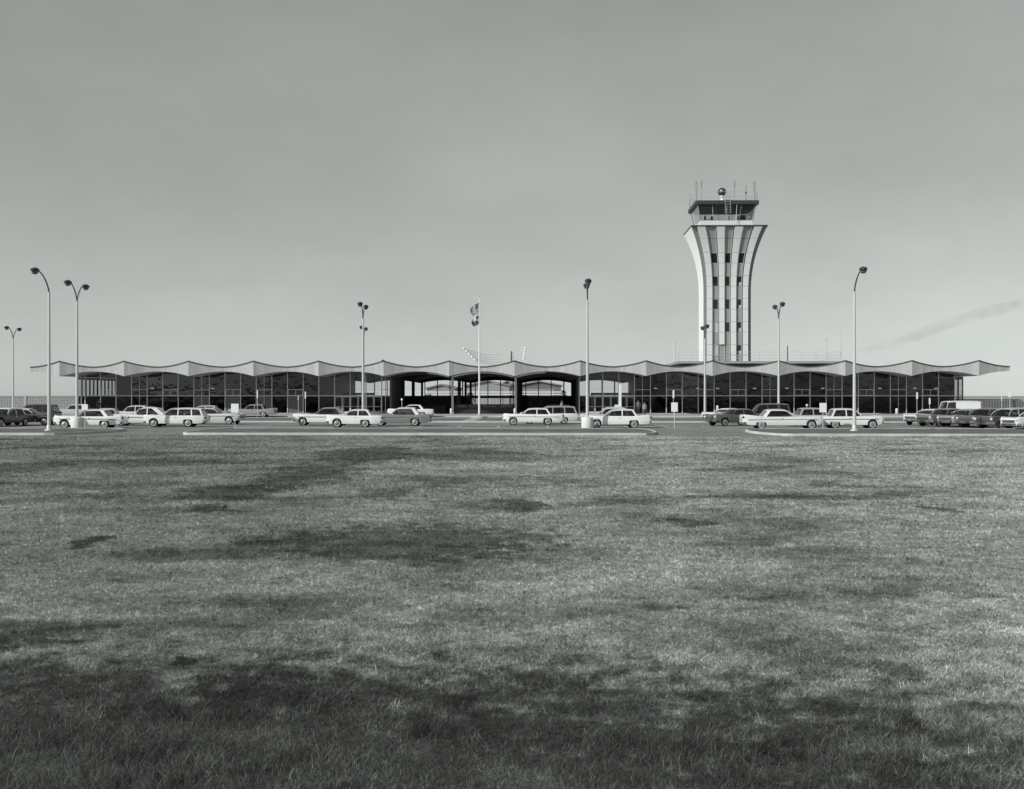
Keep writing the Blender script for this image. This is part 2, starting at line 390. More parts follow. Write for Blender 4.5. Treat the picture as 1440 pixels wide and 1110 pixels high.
    me.vertices.add(n*5); me.vertices.foreach_set('co', V.reshape(-1).astype(np.float32))
    base = (np.arange(n)*5)[:,None]
    loops = np.concatenate([base+np.array([0,1,2,3]), base+np.array([3,2,4])], 1).reshape(-1)
    me.loops.add(len(loops)); me.loops.foreach_set('vertex_index', loops.astype(np.int32))
    ls = np.stack([np.arange(n)*7, np.arange(n)*7+4], 1).reshape(-1)
    me.polygons.add(n*2); me.polygons.foreach_set('loop_start', ls.astype(np.int32))
    me.update(calc_edges=True)
    at = me.attributes.new('tone', 'FLOAT', 'POINT'); at.data.foreach_set('value', np.repeat(tone, 5).astype(np.float32))
    me.materials.append(blade_mat())
    o = bpy.data.objects.new('grass', me); COL.objects.link(o)
    tag(o, 'rough mown grass of the open lawn in the foreground', 'grass', kind='stuff')
    print('blades', n)
make_grass()

# ---- paved areas (sheets 4 mm apart) in facade frame, y' = distance from fascia line (negative towards camera)
def sheet(name, x0, x1, y0, y1, z, m, pts=None):
    b = MB()
    if pts is None: pts = [(x0,y0),(x1,y0),(x1,y1),(x0,y1)]
    b.add([W(px, py, z) for px, py in pts], [tuple(range(len(pts)))])
    return tag(b.build(name, m), kind='structure')
def asphalt_mat():
    m, nt, out = nmat('asphalt'); geo = N(nt, 'ShaderNodeNewGeometry'); b = N(nt, 'ShaderNodeBsdfPrincipled'); b.inputs['Roughness'].default_value = .9; b.inputs['Specular IOR Level'].default_value = .3
    val = None
    for sc_, lo, hi, f0, f1, stretch in ((.06, .85, 1.15, .3, .7, 1), (.5, .80, 1.15, .3, .7, 1), (1.6, .45, 1.0, .30, .40, 1), (.35, .75, 1.1, .35, .6, 14), (7.0, .85, 1.15, .3, .7, 1)):
        mp = N(nt, 'ShaderNodeMapping'); mp.inputs['Scale'].default_value = (1/stretch, 1, 1) if stretch > 1 else (1, 1, 1)
        n = N(nt, 'ShaderNodeTexNoise'); n.inputs['Scale'].default_value = sc_*(3 if stretch > 1 else 1); n.inputs['Detail'].default_value = 6
        nt.links.new(geo.outputs['Position'], mp.inputs[0]); nt.links.new(mp.outputs[0], n.inputs['Vector'])
        r_ = N(nt, 'ShaderNodeMapRange'); r_.inputs['From Min'].default_value = f0; r_.inputs['From Max'].default_value = f1; r_.inputs['To Min'].default_value = lo; r_.inputs['To Max'].default_value = hi
        nt.links.new(n.outputs['Fac'], r_.inputs['Value'])
        if val is None: val = r_.outputs[0]
        else:
            q = N(nt, 'ShaderNodeMath', operation='MULTIPLY'); nt.links.new(val, q.inputs[0]); nt.links.new(r_.outputs[0], q.inputs[1]); val = q.outputs[0]
    nt.links.new(tint_color(nt, val, .25), b.inputs['Base Color']); nt.links.new(b.outputs[0], out.inputs[0]); return m
Dk = 75.0                                # front kerb
YK = Dk - 151.0
sheet('road', -400, 400, YK-0.3, -11.6, 0.004, asphalt_mat())
sheet('sidewalk', -62, 66, -11.5, 5.0, 0.12, M['concrete'])
b = MB(); 
x0, x1 = -62, 66
for i in range(32):
    xa = x0 + i*4; q = [W(xa+.01, -11.68), W(xa+3.99, -11.68), W(xa+3.99, -11.5), W(xa+.01, -11.5)]
    b.hexa([(p[0], p[1], 0.0) for p in q] + [(p[0], p[1], 0.13) for p in q])
tag(b.build('sidewalk_kerb', M['kerb']), kind='structure')
sheet('apron', -900, 900, 52, 1500, 0.008, mat('apron_concrete', 0.36, 0.9, var=0.15, scale=0.05))
grass2 = mat('median_grass', 0.17, 0.95, var=0.35, scale=0.9, bump=0.5, spec=0.1)
island_m = mat('island_turf', 0.16, 0.95, var=0.35, scale=0.8, bump=0.5, spec=0.1)
def island(x0, x1, y0, y1, m, name='traffic_island', r0=None, r1=None, tip=2.5, base='kerb'):
    """kerbed island: kerb ring 0.15 high with rounded (tapered) ends, turf sheet inside"""
    def outline(off):
        pts = []
        yc = (y0+y1)/2; hy = (y1-y0)/2 - off
        def end(xe, sgn, rr):
            out = []
            for k in range(13):
                a = -math.pi/2 + math.pi*k/12
                out.append((xe + sgn*(rr-off)*math.cos(a) - sgn*rr, yc + hy*math.sin(a)))
            return out
        rr1 = r1 or hy; rr0 = r0 or hy
        right = end(x1, 1, rr1); left = end(x0, -1, rr0)[::-1]
        return right + left
    o = outline(0); i = outline(0.16); n = len(o)
    vs = [W(px, py, 0.0) for px, py in o] + [W(px, py, 0.15) for px, py in o] + [W(px, py, 0.15) for px, py in i] + [W(px, py, 0.10) for px, py in i]
    fs = []
    for l in range(3):
        for k in range(n): fs.append((l*n+k, l*n+(k+1)%n, (l+1)*n+(k+1)%n, (l+1)*n+k))
    tag(MB().add(vs, fs).build('kerb', M['kerb']), kind='structure')
    tag(MB().add([W(px, py, 0.12) for px, py in i], [tuple(range(n))]).build(name, m), kind='structure')
# long front islands (centre, left, right)
island(-19.6, 11.0, YK, YK+11.5, island_m, r0=1.0, r1=1.0)
island(-75, -25.2, YK-0.6, YK+11.0, island_m, r1=2.2)
island(17.2, 80, YK-1.0, YK+11.0, island_m, r0=1.6)
# median in front of the terminal
island(-46, 46, -40.3, -23.5, grass2, 'median')
# paler kerb side apron between the islands: concrete gutters
for xa, xb in ((-25.0, -19.8), (11.3, 17.1)):
    sheet('driveway', xa, xb, YK-0.2, YK+2.5, 0.012, mat('driveway_concrete', 0.22, 0.9, var=0.2))
# worn concrete disc and cross path at the flagpole
b = MB(); fx, fy = -3.2, -21.8
sheet('path', -3.9, -2.7, -40.1, -23.7, 0.135, M['concrete'])
sheet('path', -9.5, 5.5, -32.1, -31.3, 0.142, M['concrete'])
# painted parking lines
pm = mat('painted_line', 0.62, 0.8, var=0.25, scale=3)
for k in range(-12, 13):
    if k % 1 == 0:
        xa = k*3.1 + (0.8 if k > 0 else 0)
        sheet('parking_line', xa, xa+0.1, -58, -52.5, 0.009, pm)

# ================================================================== TERMINAL
BAY = 8.16; HB = BAY/2; NB = 7
def zt(v): return 6.05 + 0.72*abs(v)**1.75      # v: 0 mid, 1 peak
def zbt(v): return 5.51 - 0.61*abs(v)**1.9
def prof(x):                                     # any local x -> v (1 at peaks, 0 at mids)
    u = abs(x)/BAY; fr = u - math.floor(u); return abs(2*fr - 1)
term = empty('terminal_building', W(0, 0, 0), TH, 'long low glass terminal with scalloped light roof edge and arched bays', 'terminal')
DEPTH = 39.0; OV = 5.0
for i in range(-NB, NB+1):
    cx = i*BAY; m = MB(); n = 24
    xs = [cx - HB + 0.01 + (BAY-0.02)*k/n for k in range(n+1)]
    yf = [-0.85*prof(x)**1.7 for x in xs]
    yb = [DEPTH+OV*2+0.55*prof(x) for x in xs]
    T = [zt(prof(x)) for x in xs]; B = [zbt(prof(x)) for x in xs]
    YS = [None, 0.9, 12, 24, 36, 48, None]
    top = []; bot = []
    for j, yy in enumerate(YS):
        for k, x in enumerate(xs):
            y = yf[k] if j == 0 else (yb[k] if j == len(YS)-1 else yy)
            top.append((x, y, T[k] if j in (0, len(YS)-1) else min(T[k], 5.92))); bot.append((x, y, B[k]))
    w = n+1; nv = len(top)
    fs = []
    for j in range(len(YS)-1):
        for k in range(n): fs.append((j*w+k, j*w+k+1, (j+1)*w+k+1, (j+1)*w+k))
    m.add(top, fs, 0)
    m.add(bot, [f[::-1] for f in fs], 1)
    m.add([p for k in range(w) for p in (bot[k], top[k])], [(2*k, 2*k+2, 2*k+3, 2*k+1) for k in range(n)], 0)
    lo = (len(YS)-1)*w
    m.add([p for k in range(w) for p in (bot[lo+k], top[lo+k])], [(2*k+1, 2*k+3, 2*k+2, 2*k) for k in range(n)], 0)
    for k in (0, n):
        col = [bot[j*w+k] for j in range(len(YS))] + [top[j*w+k] for j in range(len(YS))][::-1]
        m.add(col, [tuple(range(len(col)))], 0)
    ro = m.build('roof_vault', [M['roof'], M['soffit']], term)
    e = MB()
    for k in range(n):
        for (ys, sg) in ((yf, -1),):
            a = (xs[k], ys[k]-0.04, T[k]); b_ = (xs[k+1], ys[k+1]-0.04, T[k+1])
            e.bar((a[0], a[1], a[2]+0.03), (b_[0], b_[1], b_[2]+0.03), 0.10, 0.11)
    e.build('roof_edge', M['edge'], ro)
    # rib line where the plates fold

YW = OV            # glass line
MODW = BAY/4
def wz(x): return zbt(prof(x)) - 0.01
def window(xa, xb, style, lower=None, pane=None, y=YW, par=None, opts=None, thin=True):
    par = par or term
    al = M['alum']; pane = pane or M['glass']
    f = MB(); mw = 0.11
    # stiles: the left stile always, right stile is the next window's left
    f.box(xa-mw/2, xa+mw/2, y-0.09, y+0.05, 0.16, wz(xa)-0.02)
    f.box(xa+mw/2, xb-mw/2, y-0.05, y+0.03, 2.40, 2.50)
    f.box(xa+mw/2, xb-mw/2, y-0.04, y+0.04, 0.14, 0.22)
    xm = (xa+xb)/2
    if style == 'A':
        f.box(xm-0.03, xm+0.03, y-0.06, y+0.04, 0.22, wz(xm)-0.02)
        f.box(xa+mw/2, xm-0.03, y-0.035, y+0.035, 3.2, 3.27); f.box(xm+0.03, xb-mw/2, y-0.035, y+0.035, 3.2, 3.27)
    if style == 'C':
        f.box(xa+mw/2, xb-mw/2, y-0.05, y+0.035, 3.2, 3.28)
        f.box(xa+mw/2, xb-mw/2, y-0.05, y+0.035, 2.49, 2.55)
        f.box(xm-0.03, xm+0.03, y-0.05, y+0.035, 2.55, 3.2)
        f.box(xa+mw/2, xa+mw/2+0.07, y-0.05, y+0.035, 2.55, 3.2); f.box(xb-mw/2-0.07, xb-mw/2, y-0.05, y+0.035, 2.55, 3.2)
    w = f.build('window', al, par)
    n = 6; xs = [xa + (xb-xa)*k/n for k in range(n+1)]
    up = [(xs[0], y, 2.45)] + [(x, y, 2.45) for x in xs[1:]] + [(x, y, wz(x)) for x in xs[::-1]]
    MB().add(up, [tuple(range(len(up)))]).build('pane', pane, w)
    if lower is None:
        MB().add([(xa,y,.2),(xb,y,.2),(xb,y,2.45),(xa,y,2.45)], [(0,1,2,3)]).build('lower_pane', M['lowglass'] if pane == M['glass'] else pane, w)
    else:
        MB().box(xa+.04, xb-.04, y-.02, y+.02, .22, 2.41).build('spandrel_panel', lower, w)
    return w
gp = mat('grey_spandrel', 0.10, 0.5, var=0.15)
cnt = 0
for i in range(-NB, NB):
    for j in range(4):
        xc = i*BAY + j*MODW
        xa, xb = xc - MODW/2, xc + MODW/2
        if i == -NB and j == 0: xa = xc
        if -2*BAY - 0.1 <= xa and xb <= 1*BAY + 1.1 and not (i == -2 and j == 0): 
            continue                      # the open central hall
        if i == -2 and j == 0: xb = xc - 0.05; xa = xc - MODW/2
        style = 'A' if j == 0 else ('C' if j == 2 else 'B')
        lower = None
        if i in (-3, 1) and j in (0, 1, 2, 3): style = 'B'
        if (i, j) in ((-5, 2), (-4, 2), (-4, 0), (-5, 0)): lower = gp
        clear = i in (-3, 1) or (i == -2) or (i == -7)
        w = window(xa, xb, style, lower, M['clear'] if clear else None)
        if i in (-3, 1) and j != 0:
            d = MB(); xm = (xa+xb)/2
            for (p, q) in ((xa+.04, xm-.03), (xm+.03, xb-.04)):
                d.box(p, p+.07, YW-.06, YW-.01, .16, 2.38); d.box(q-.07, q, YW-.06, YW-.01, .16, 2.38)
                d.box(p+.07, q-.07, YW-.06, YW-.01, .16, .42); d.box(p+.07, q-.07, YW-.06, YW-.01, 2.28, 2.38)
                d.box(p+.07, q-.07, YW-.06, YW-.01, 1.02, 1.08)
            dd = d.build('entrance_door', M['alum'], term)
# last half module at the right end, and first bay after hall
xe = NB*BAY
window(xe-MODW/2, xe-0.02, 'B', None, M['clear'])
window(1*BAY+0.05, 1*BAY+MODW/2, 'B', None, M['clear'])
MB().box(xe-.06, xe+.06, YW-.09, YW+.05, .14, wz(xe)-.02).build('corner_post', M['dark2'], term)
MB().box(-xe-.07, -xe+.05, YW-.09, YW+.05, .14, wz(xe)-.02).build('corner_post', M['alum'], term)
# end walls: glazed with close mullions (left 14 m; right 4 m then solid)
def end_wall(x, y0, y1, step, name='end_window', low='dark'):
    n = int(round((y1-y0)/step))
    for k in range(n):
        a = y0 + (y1-y0)*k/n; b_ = y0 + (y1-y0)*(k+1)/n
        m = MB(); m.box(x-.06, x+.06, b_-.17, b_+.17, .14, 4.88); m.box(x-.04, x+.04, a+.17, b_-.17, 2.40, 2.47); m.box(x-.04, x+.04, a+.17, b_-.17, 4.55, 4.88)
        w = m.build(name, M['dalum'], term)
        MB().add([(x,a,2.45),(x,b_,2.45),(x,b_,4.55),(x,a,4.55)], [(0,1,2,3)]).build('pane', M['clear'], w)
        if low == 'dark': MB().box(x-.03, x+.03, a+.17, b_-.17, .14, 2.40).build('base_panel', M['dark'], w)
        else: MB().add([(x,a,.2),(x,b_,.2),(x,b_,2.4),(x,a,2.4)], [(0,1,2,3)]).build('lower_pane', M['clear'], w)
end_wall(-xe, YW+.15, YW+14, 1.45)
end_wall(xe, YW+.15, YW+3.2, 1.5, low='glass')
b = MB(); b.box(xe-.1, xe+.1, YW+3.4, YW+DEPTH, .1, 4.88); b.build('end_wall', M['dark2'], term)
b = MB(); b.box(-xe-.1, -xe+.1, YW+14.2, YW+DEPTH, .1, 4.88); b.build('end_wall', M['dark2'], term)
# interior: floor, wing rear walls, hall side walls
HX0, HX1 = -27.0, 17.3
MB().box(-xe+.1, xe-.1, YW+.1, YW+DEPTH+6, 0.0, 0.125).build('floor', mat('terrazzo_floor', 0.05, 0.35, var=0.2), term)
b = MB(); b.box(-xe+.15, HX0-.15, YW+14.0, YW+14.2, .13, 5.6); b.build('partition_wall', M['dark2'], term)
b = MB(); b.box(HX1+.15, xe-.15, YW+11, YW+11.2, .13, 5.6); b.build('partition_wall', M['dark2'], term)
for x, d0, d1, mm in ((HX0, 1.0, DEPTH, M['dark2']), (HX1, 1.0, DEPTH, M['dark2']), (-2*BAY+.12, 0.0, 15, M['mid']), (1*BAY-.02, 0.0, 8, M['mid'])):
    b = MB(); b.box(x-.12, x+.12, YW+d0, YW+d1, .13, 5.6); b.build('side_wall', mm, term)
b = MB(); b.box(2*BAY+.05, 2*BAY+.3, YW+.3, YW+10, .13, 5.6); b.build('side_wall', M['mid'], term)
# partitions and curtains inside the wings
for i, xx in enumerate((-50.2, -43.0, -36.5, -31, 22.2, 30.1, 38.7, 46.2, 52.5)):
    b = MB(); b.box(xx-.1, xx+.1, YW+1.5, YW+10.8, .13, 5.6 if i % 2 else 2.9); b.build('partition_wall', M['mid'] if i % 3 else M['dark2'], term)
for xx, ww in ((-41.3, 1.3), (-33.2, .9), (-48.9, .7), (24.8, .8), (-37.9, .6), (41.2,.7)):
    m = MB(); n = 24
    pts = [(xx + ww*k/n, YW+.35+.05*math.sin(k*1.6), 0) for k in range(n+1)]
    vs_ = [(p[0], p[1], .2) for p in pts] + [(p[0], p[1], 4.7) for p in pts]
    m.add(vs_, [(k, k+1, n+2+k, n+1+k) for k in range(n)], 0, True); m.build('curtain', M['curtain'], term)
em, ent, eo = nmat('lit_lamp'); ee = N(ent, 'ShaderNodeEmission'); ee.inputs[1].default_value = .9; ent.links.new(ee.outputs[0], eo.inputs[0])
for px_ in (919.6, 978, 1005.5, 1056.5, 1101, 1150.6, 1175, 1228.7, 1276.7, 1306, 300, 215):
    dl = 163.0; xx = (px_-720)/F*dl*1.0 - OX - .3; yy = YW+5.5
    lo3 = MB().lathe([(0,-.05),(.22,-.04),(.26,.03),(.05,.10),(0,.10)], 14, c=(xx, yy, 3.42)).build('ceiling_lamp', em, term)
    MB().tube([(xx, yy, 3.5), (xx, yy, 5.3)], .012, 5).build('lamp_cord', M['dalum'], lo3)
# columns in the hall
def column(x, y, h, w=.34, base=False):
    m = MB(); m.box(x-w/2, x+w/2, y-w/2, y+w/2, .12, h); return m.build('column', M['dark2'] if not base else M['pole'], term)
for i in (-1, 0):
    column(i*BAY, YW, 4.92, .28, True)
for i in (-2, -1, 0, 1):
    for d in (12.5, 26, DEPTH-.4):
        column(i*BAY + (.3 if i == -2 else 0), YW+d, 4.92, .42 if d == 12.5 else .34)
for i in (-6,-5,-4,-3, 2,3,4,5,6):
    column(i*BAY, YW+1.6, 4.92, .4)
# rear wall of the hall: header following the arches, mullions, low wall with opening
m = MB(); n = 88
xs = [HX0 + (HX1-HX0)*k/n for k in range(n+1)]
lo_ = [(x, YW+DEPTH-.15, 4.95 - .48*prof(x)**1.9) for x in xs]; hi_ = [(x, YW+DEPTH-.15, zbt(prof(x))+.15) for x in xs]
m.add(lo_+hi_, [(k, k+1, n+2+k, n+1+k) for k in range(n)])
m.add([(p[0], p[1]+.3, p[2]) for p in lo_+hi_], [(n+1+k, n+2+k, k+1, k) for k in range(n)])
m.add(lo_+[(p[0], p[1]+.3, p[2]) for p in lo_], [(k+1, k, n+1+k, n+2+k) for k in range(n)])
m.build('rear_header', M['dark'], term)
x = HX0 + 1.2
k = 0
while x < HX1 - .3:
    m = MB(); wv = .14 if k % 4 else .2; m.box(x-wv/2, x+wv/2, YW+DEPTH-.1, YW+DEPTH+.1, .13, 5.0); m.build('rear_mullion', M['dalum'], term); x += MODW; k += 1
m = MB(); yy = YW+DEPTH-.3
for (a, b_, z0, z1) in ((HX0, -8.3, .13, 2.45), (-8.3, -.1, .13, 1.1), (-8.3, -.1, 2.06, 2.45), (-.1, HX1, .13, 2.45)):
    m.box(a, b_, yy-.1, yy+.05, z0, z1)
m.build('rear_low_wall', M['dark'], term)
# concession block inside right part and left part of the hall
MB().box(-14.0, -8.6, YW+14, YW+22, .13, 2.42).build('counter', M['dark'], term)
MB().box(1.2, 6.4, YW+20, YW+26, .13, 2.40).build('counter', M['dark2'], term)
MB().box(-13.6, -9.6, YW+6, YW+7, .13, 1.2).build('counter', M['dark'], term)
for (x0_, x1_, yo) in ((-24.0, -19.5, 9), (10.0, 15.5, 8)):
    MB().box(x0_, x1_, YW+yo, YW+yo+.12, 2.55, 2.86).build('lintel', M['dark'], term)
    MB().box(x0_, x0_+.3, YW+yo+.2, YW+yo+.5, .13, 2.55).build('column', M['alum'], term)
# curved pale strip under the canopy
for (xa, xb) in ((-BAY*1.36, -BAY-.25), (-BAY+.3, -.25), (.3, BAY*.47)):
    m = MB(); n = 20; pts = [(xa+(xb-xa)*k/n, 2.4, zbt(prof(xa+(xb-xa)*k/n))-.12) for k in range(n+1)]
    for k in range(n): m.bar(pts[k], pts[k+1], .5, .13)
    m.build('arc_strip', M['white'], term)
# dark beams behind the pale strip
for i in (-2, -1, 0):
    m = MB(); n = 24; pts = [(i*BAY+.2+(BAY-.4)*k/n, YW-.1, zbt(prof(i*BAY+.2+(BAY-.4)*k/n))-.2) for k in range(n+1)]
    for k in range(n): m.bar(pts[k], pts[k+1], .25, .36)
    m.build('arch_beam', M['dark'], term)
# low entrance wall with lettering
lw = MB(); lw.box(-BAY+.2, -.2, YW+.15, YW+.45, .12, 1.36); lwo = lw.build('entrance_wall', M['dark'], term)
def text(body, x, z, h, par, y, width, m):
    cu = bpy.data.curves.new('lettering', 'FONT'); cu.body = body; cu.size = h/0.70; cu.extrude = .02
    cu.align_x = 'LEFT'
    o = bpy.data.objects.new('lettering', cu); COL.objects.link(o)
    bpy.context.view_layer.update()
    dg = bpy.context.evaluated_depsgraph_get(); me = bpy.data.meshes.new_from_object(o.evaluated_get(dg))
    bpy.data.objects.remove(o); bpy.data.curves.remove(cu)
    xs_ = [v.co.x for v in me.vertices]; k = width/(max(xs_)-min(xs_)); mn = min(xs_)
    for v in me.vertices: v.co.x = (v.co.x-mn)*k
    me.materials.append(m)
    o = bpy.data.objects.new('lettering', me); COL.objects.link(o); o.parent = par
    o.rotation_euler = (R(90), 0, 0); o.location = (x, y, z)
    return o
lm = mat('letter_metal', 0.26, 0.5)
for body, xa, xb in (('ROBERT', 642.2, 654.0), ('MUELLER', 658.5, 671.5), ('MUNICIPAL', 677.9, 696.6), ('AIRPORT', 702.4, 718.5)):
    s_ = 156.2/F
    text(body, (xa-720)*s_-OX, .96, .27, lwo, YW+.13, (xb-xa)*s_, lm)
# roof deck beside the tower
DKX0, DKX1 = 21.4, 43.2
dk = MB(); dk.box(DKX0, DKX1, 10.5, 26, 6.75, 7.06)
dko = dk.build('roof_deck', M['spandrel'], term)
b = MB(); b.box(DKX0+.5, DKX1-.5, 11.0, 24, 5.4, 6.75); b.build('deck_base', M['dark'], term)  # base box kept near black to paint the shadow under the slab
rl = MB()
for z in (7.45, 7.85, 8.28):
    rl.tube([(DKX0, 10.7, z), (DKX1, 10.7, z)], .022, 6); rl.tube([(DKX0+.1, 10.7, z), (DKX0+.1, 25.8, z)], .022, 6); rl.tube([(DKX1-.1, 10.7, z), (DKX1-.1, 25.8, z)], .022, 6)
for k in range(13):
    xx = DKX0 + (DKX1-DKX0)*k/12; rl.tube([(xx, 10.7, 7.04), (xx, 10.7, 8.3)], .026, 6)
rl.build('deck_railing', M['alum'], term)
# roof vents
for px_, r in ((533.5, .16),):
    xx = (px_-720)/F*153 ; MB().lathe([(0,0),(r,0),(r,.35),(r*1.5,.36),(r*1.2,.55),(0,.6)], 12, c=(xx, 2.0, 6.45)).build('roof_vent', M['dark2'], term)
# breeze block walls
def breeze(x0, x1, y, h, label):
    a = W(x0, y); o = empty('breeze_block_wall', a, TH, label, 'wall', 'open block screen walls')
    m = MB(); L_ = x1-x0; cell = .205; t = .055
    nz_ = int(round((h-.05)/cell)); cz = (h)/nz_
    for k in range(nz_+1):
        m.box(0, L_, 0, .19, max(k*cz-t/2, 0), k*cz+t/2)
    nx_ = int(L_/cell); cx_ = L_/nx_
    for k in range(nx_+1):
        for j in range(nz_):
            m.box(k*cx_-t/2, k*cx_+t/2, 0.004, .186, j*cz+t/2, (j+1)*cz-t/2)
    m.build('block_screen', M['block'], o)
    p = MB()
    for xx in (0, L_/2, L_): p.box(xx-.15, xx+.15, -.06, .25, 0, h+.05)
    p.box(-.1, L_+.1, -.02, .21, h+.028, h+.09)
    p.build('pier', M['block'], o)
breeze(-74.0, -57.4, YW+4.0, 2.36, 'pale breeze block screen wall at the left end of the terminal')
breeze(57.6, 74.5, YW+6.0, 1.92, 'pale breeze block screen wall at the right end of the terminal')

# ================================================================== CONTROL TOWER
TX, TY = 29.46 , 0
def tw():
    cx = 29.3 - OX - 0.14; fy = 15.6                      # local facade coordinates: centre x, front face y at base
    root = empty('control_tower', W(cx, fy, 0), TH, 'tall white flared control tower with glass cab rising behind the terminal', 'tower')
    hw0 = 3.24; dep = 5.4
    def off(z): return 1.92*max(0.0, (z-16.5)/9.0)**2.2
    ZT = 25.45
    zs = [6.0] + [8 + 2*k for k in range(5)] + [17+.5*k for k in range(17)] + [ZT]
    # shaft core (grey), slightly recessed behind fins
    rec = .38
    m = MB(); ring = []
    for z in zs:
        o_ = off(z); ring.append([(-hw0-o_, -o_+rec, z), (hw0+o_, -o_+rec, z), (hw0+o_, dep+o_, z), (-hw0-o_, dep+o_, z)])
    vs_ = [p for r in ring for p in r]
    fs_f = [(i*4, i*4+1, i*4+5, i*4+4) for i in range(len(zs)-1)]
    m.add(vs_, fs_f, 1)
    for s_ in (1, 2, 3):
        m.add(vs_, [(i*4+s_, i*4+(s_+1)%4, (i+1)*4+(s_+1)%4, (i+1)*4+s_) for i in range(len(zs)-1)], 0, s_ != 1)
    m.build('shaft', [mat('tower_wall', .86, .5, var=.04, scale=.5, streak=True), M['tower_grey']], root)
    # fins: four white vertical panels projecting from the front (fractions of the half width)
    edges = []
    tot = 66.3
    fins = [(4.8, 11.9), (21.7, 28.9), (37.9, 45.2), (54.8, 61.9)]
    def fx(fr, z): return (fr/tot*2-1)*(hw0+off(z))
    rows = [22.05 - 3.14*k for k in range(6)]
    joints = [ZT, 23.9] 
    for t in rows[:5]: joints += [t, t-1.43]
    joints += [6.9]
    for fi, (a, b_) in enumerate(fins):
        m = MB()
        for j in range(len(joints)-1):
            z1, z0 = joints[j]-.016, joints[j+1]+.016
            if fi == 1 and z1 < 9.6: continue
            n = 4
            for k in range(n):
                za = z0+(z1-z0)*k/n; zb_ = z0+(z1-z0)*(k+1)/n
                oa, ob = off(za), off(zb_)
                p = [(fx(a,za), -oa, za), (fx(b_,za), -oa, za), (fx(b_,za), -oa+rec+.05, za), (fx(a,za), -oa+rec+.05, za),
                     (fx(a,zb_), -ob, zb_), (fx(b_,zb_), -ob, zb_), (fx(b_,zb_), -ob+rec+.05, zb_), (fx(a,zb_), -ob+rec+.05, zb_)]
                m.hexa(p)
        m.build('fin_panel', M['tower_white'], root)
    # thin mullions to the right of each window column
    for (a, b_) in ((12.4, 12.9), (20.2, 20.7), (29.3, 29.8), (36.2, 36.7), (45.7, 46.2), (52.6, 53.1)):
        m = MB()
        zz = [7+ .5*k for k in range(37)]+[ZT]
        for k in range(len(zz)-1):
            za, zb_ = zz[k], zz[k+1]; oa, ob = off(za)-.16, off(zb_)-.16
            m.hexa([(fx(a,za), -oa, za), (fx(b_,za), -oa, za), (fx(b_,za), -oa+.2, za), (fx(a,za), -oa+.2, za),
                    (fx(a,zb_), -ob, zb_), (fx(b_,zb_), -ob, zb_), (fx(b_,zb_), -ob+.2, zb_), (fx(a,zb_), -ob+.2, zb_)])
        m.build('mullion', M['alum'], root)
    cols = [(13.0, 20.1), (29.9, 36.1), (46.3, 52.5)]
    def panel(a, b_, z0, z1, inset, mt, name, par=root, n=3):
        m = MB()
        for k in range(n):
            za = z0+(z1-z0)*k/n; zb_ = z0+(z1-z0)*(k+1)/n; oa, ob = off(za)-inset, off(zb_)-inset
            m.hexa([(fx(a,za), -oa, za), (fx(b_,za), -oa, za), (fx(b_,za), -oa+.05, za), (fx(a,za), -oa+.05, za),
                    (fx(a,zb_), -ob, zb_), (fx(b_,zb_), -ob, zb_), (fx(b_,zb_), -ob+.05, zb_), (fx(a,zb_), -ob+.05, zb_)])
        return m.build(name, mt, par)
    blind_glint = mat('blind_glint', 0.45, 0.6)  # pale tone of the real blinds and of the painted window reflections
    tg = mat('tower_window_glass', 0.012, 0.06, var=0.0, spec=0.6)
    for c, (a, b_) in enumerate(cols):
        panel(a, b_, 22.08, 23.87, .27, M['spandrel'], 'spandrel'); panel(a, b_, 23.93, ZT-.03, .27, M['spandrel'], 'spandrel')
        for r, t in enumerate(rows[:5]):
            g_ = tg
            if c == 0 and r in (3, 4): g_ = blind_glint
            if c == 1 and r == 4:
                panel(21.9, b_, 6.9, t, .27, M['spandrel'], 'door'); continue
            wn_ = panel(a, b_, t-1.40, t-.03, .30, g_, 'window')
            panel(a, b_, t-3.11, t-1.46, .27, M['spandrel'], 'spandrel')
            f = MB()
            for zz in (t-.03, t-1.43):
                oa = off(zz)-.22; f.box(fx(a,zz), fx(b_,zz), -oa, -oa+.05, zz-.03, zz+.03)
            f.build('window_frame', M['alum'], wn_)
            if c == 2 and r > 0:      # pale panel paints the bright reflection low in the right hand windows
                panel(a+3.1, b_-.2, t-1.35, t-.85, .295, blind_glint, 'blind_glint', wn_, 1)
    # top slab
    o_ = off(ZT)
    MB().box(-hw0-o_-.05, hw0+o_+.05, -o_-.05, dep+o_+.05, ZT, ZT+.16).build('top_slab', M['dark2'], root)
    # ---- cab
    cab_x = -.28
    before = set(root.children)
    cy = dep/2; hb = 3.5; ht = 3.95; zb0 = ZT+.16; zs1 = ZT+.88; zc = ZT+3.05
    m = MB(); m.box(-hb-.05, hb+.05, cy-hb-.05, cy+hb+.05, zb0, zs1); m.build('cab_base', M['tower_white'], root)
    def cabp(sx, sy, t): hh = hb+(ht-hb)*t; return (sx*hh, cy+sy*hh, zs1+(zc-zs1)*t)
    sides = [((-1,-1),(1,-1)), ((1,-1),(1,1)), ((1,1),(-1,1)), ((-1,1),(-1,-1))]
    for si, (a, b_) in enumerate(sides):
        m = MB(); A0, B0, A1, B1 = Vector(cabp(*a,0)), Vector(cabp(*b_,0)), Vector(cabp(*a,1)), Vector(cabp(*b_,1))
        np_ = 4
        for k in range(np_+1):
            t = k/np_; m.bar(A0.lerp(B0,t), A1.lerp(B1,t), .11 if k in (0,np_) else .05)
        m.bar(A0+Vector((0,0,.04)), B0+Vector((0,0,.04)), .08)
        fr = m.build('cab_window_frame', M['alum'] if si != 1 else M['dark2'], root)
        MB().add([A0,B0,B1,A1], [(0,1,2,3)]).build('pane', M['clear'], fr)
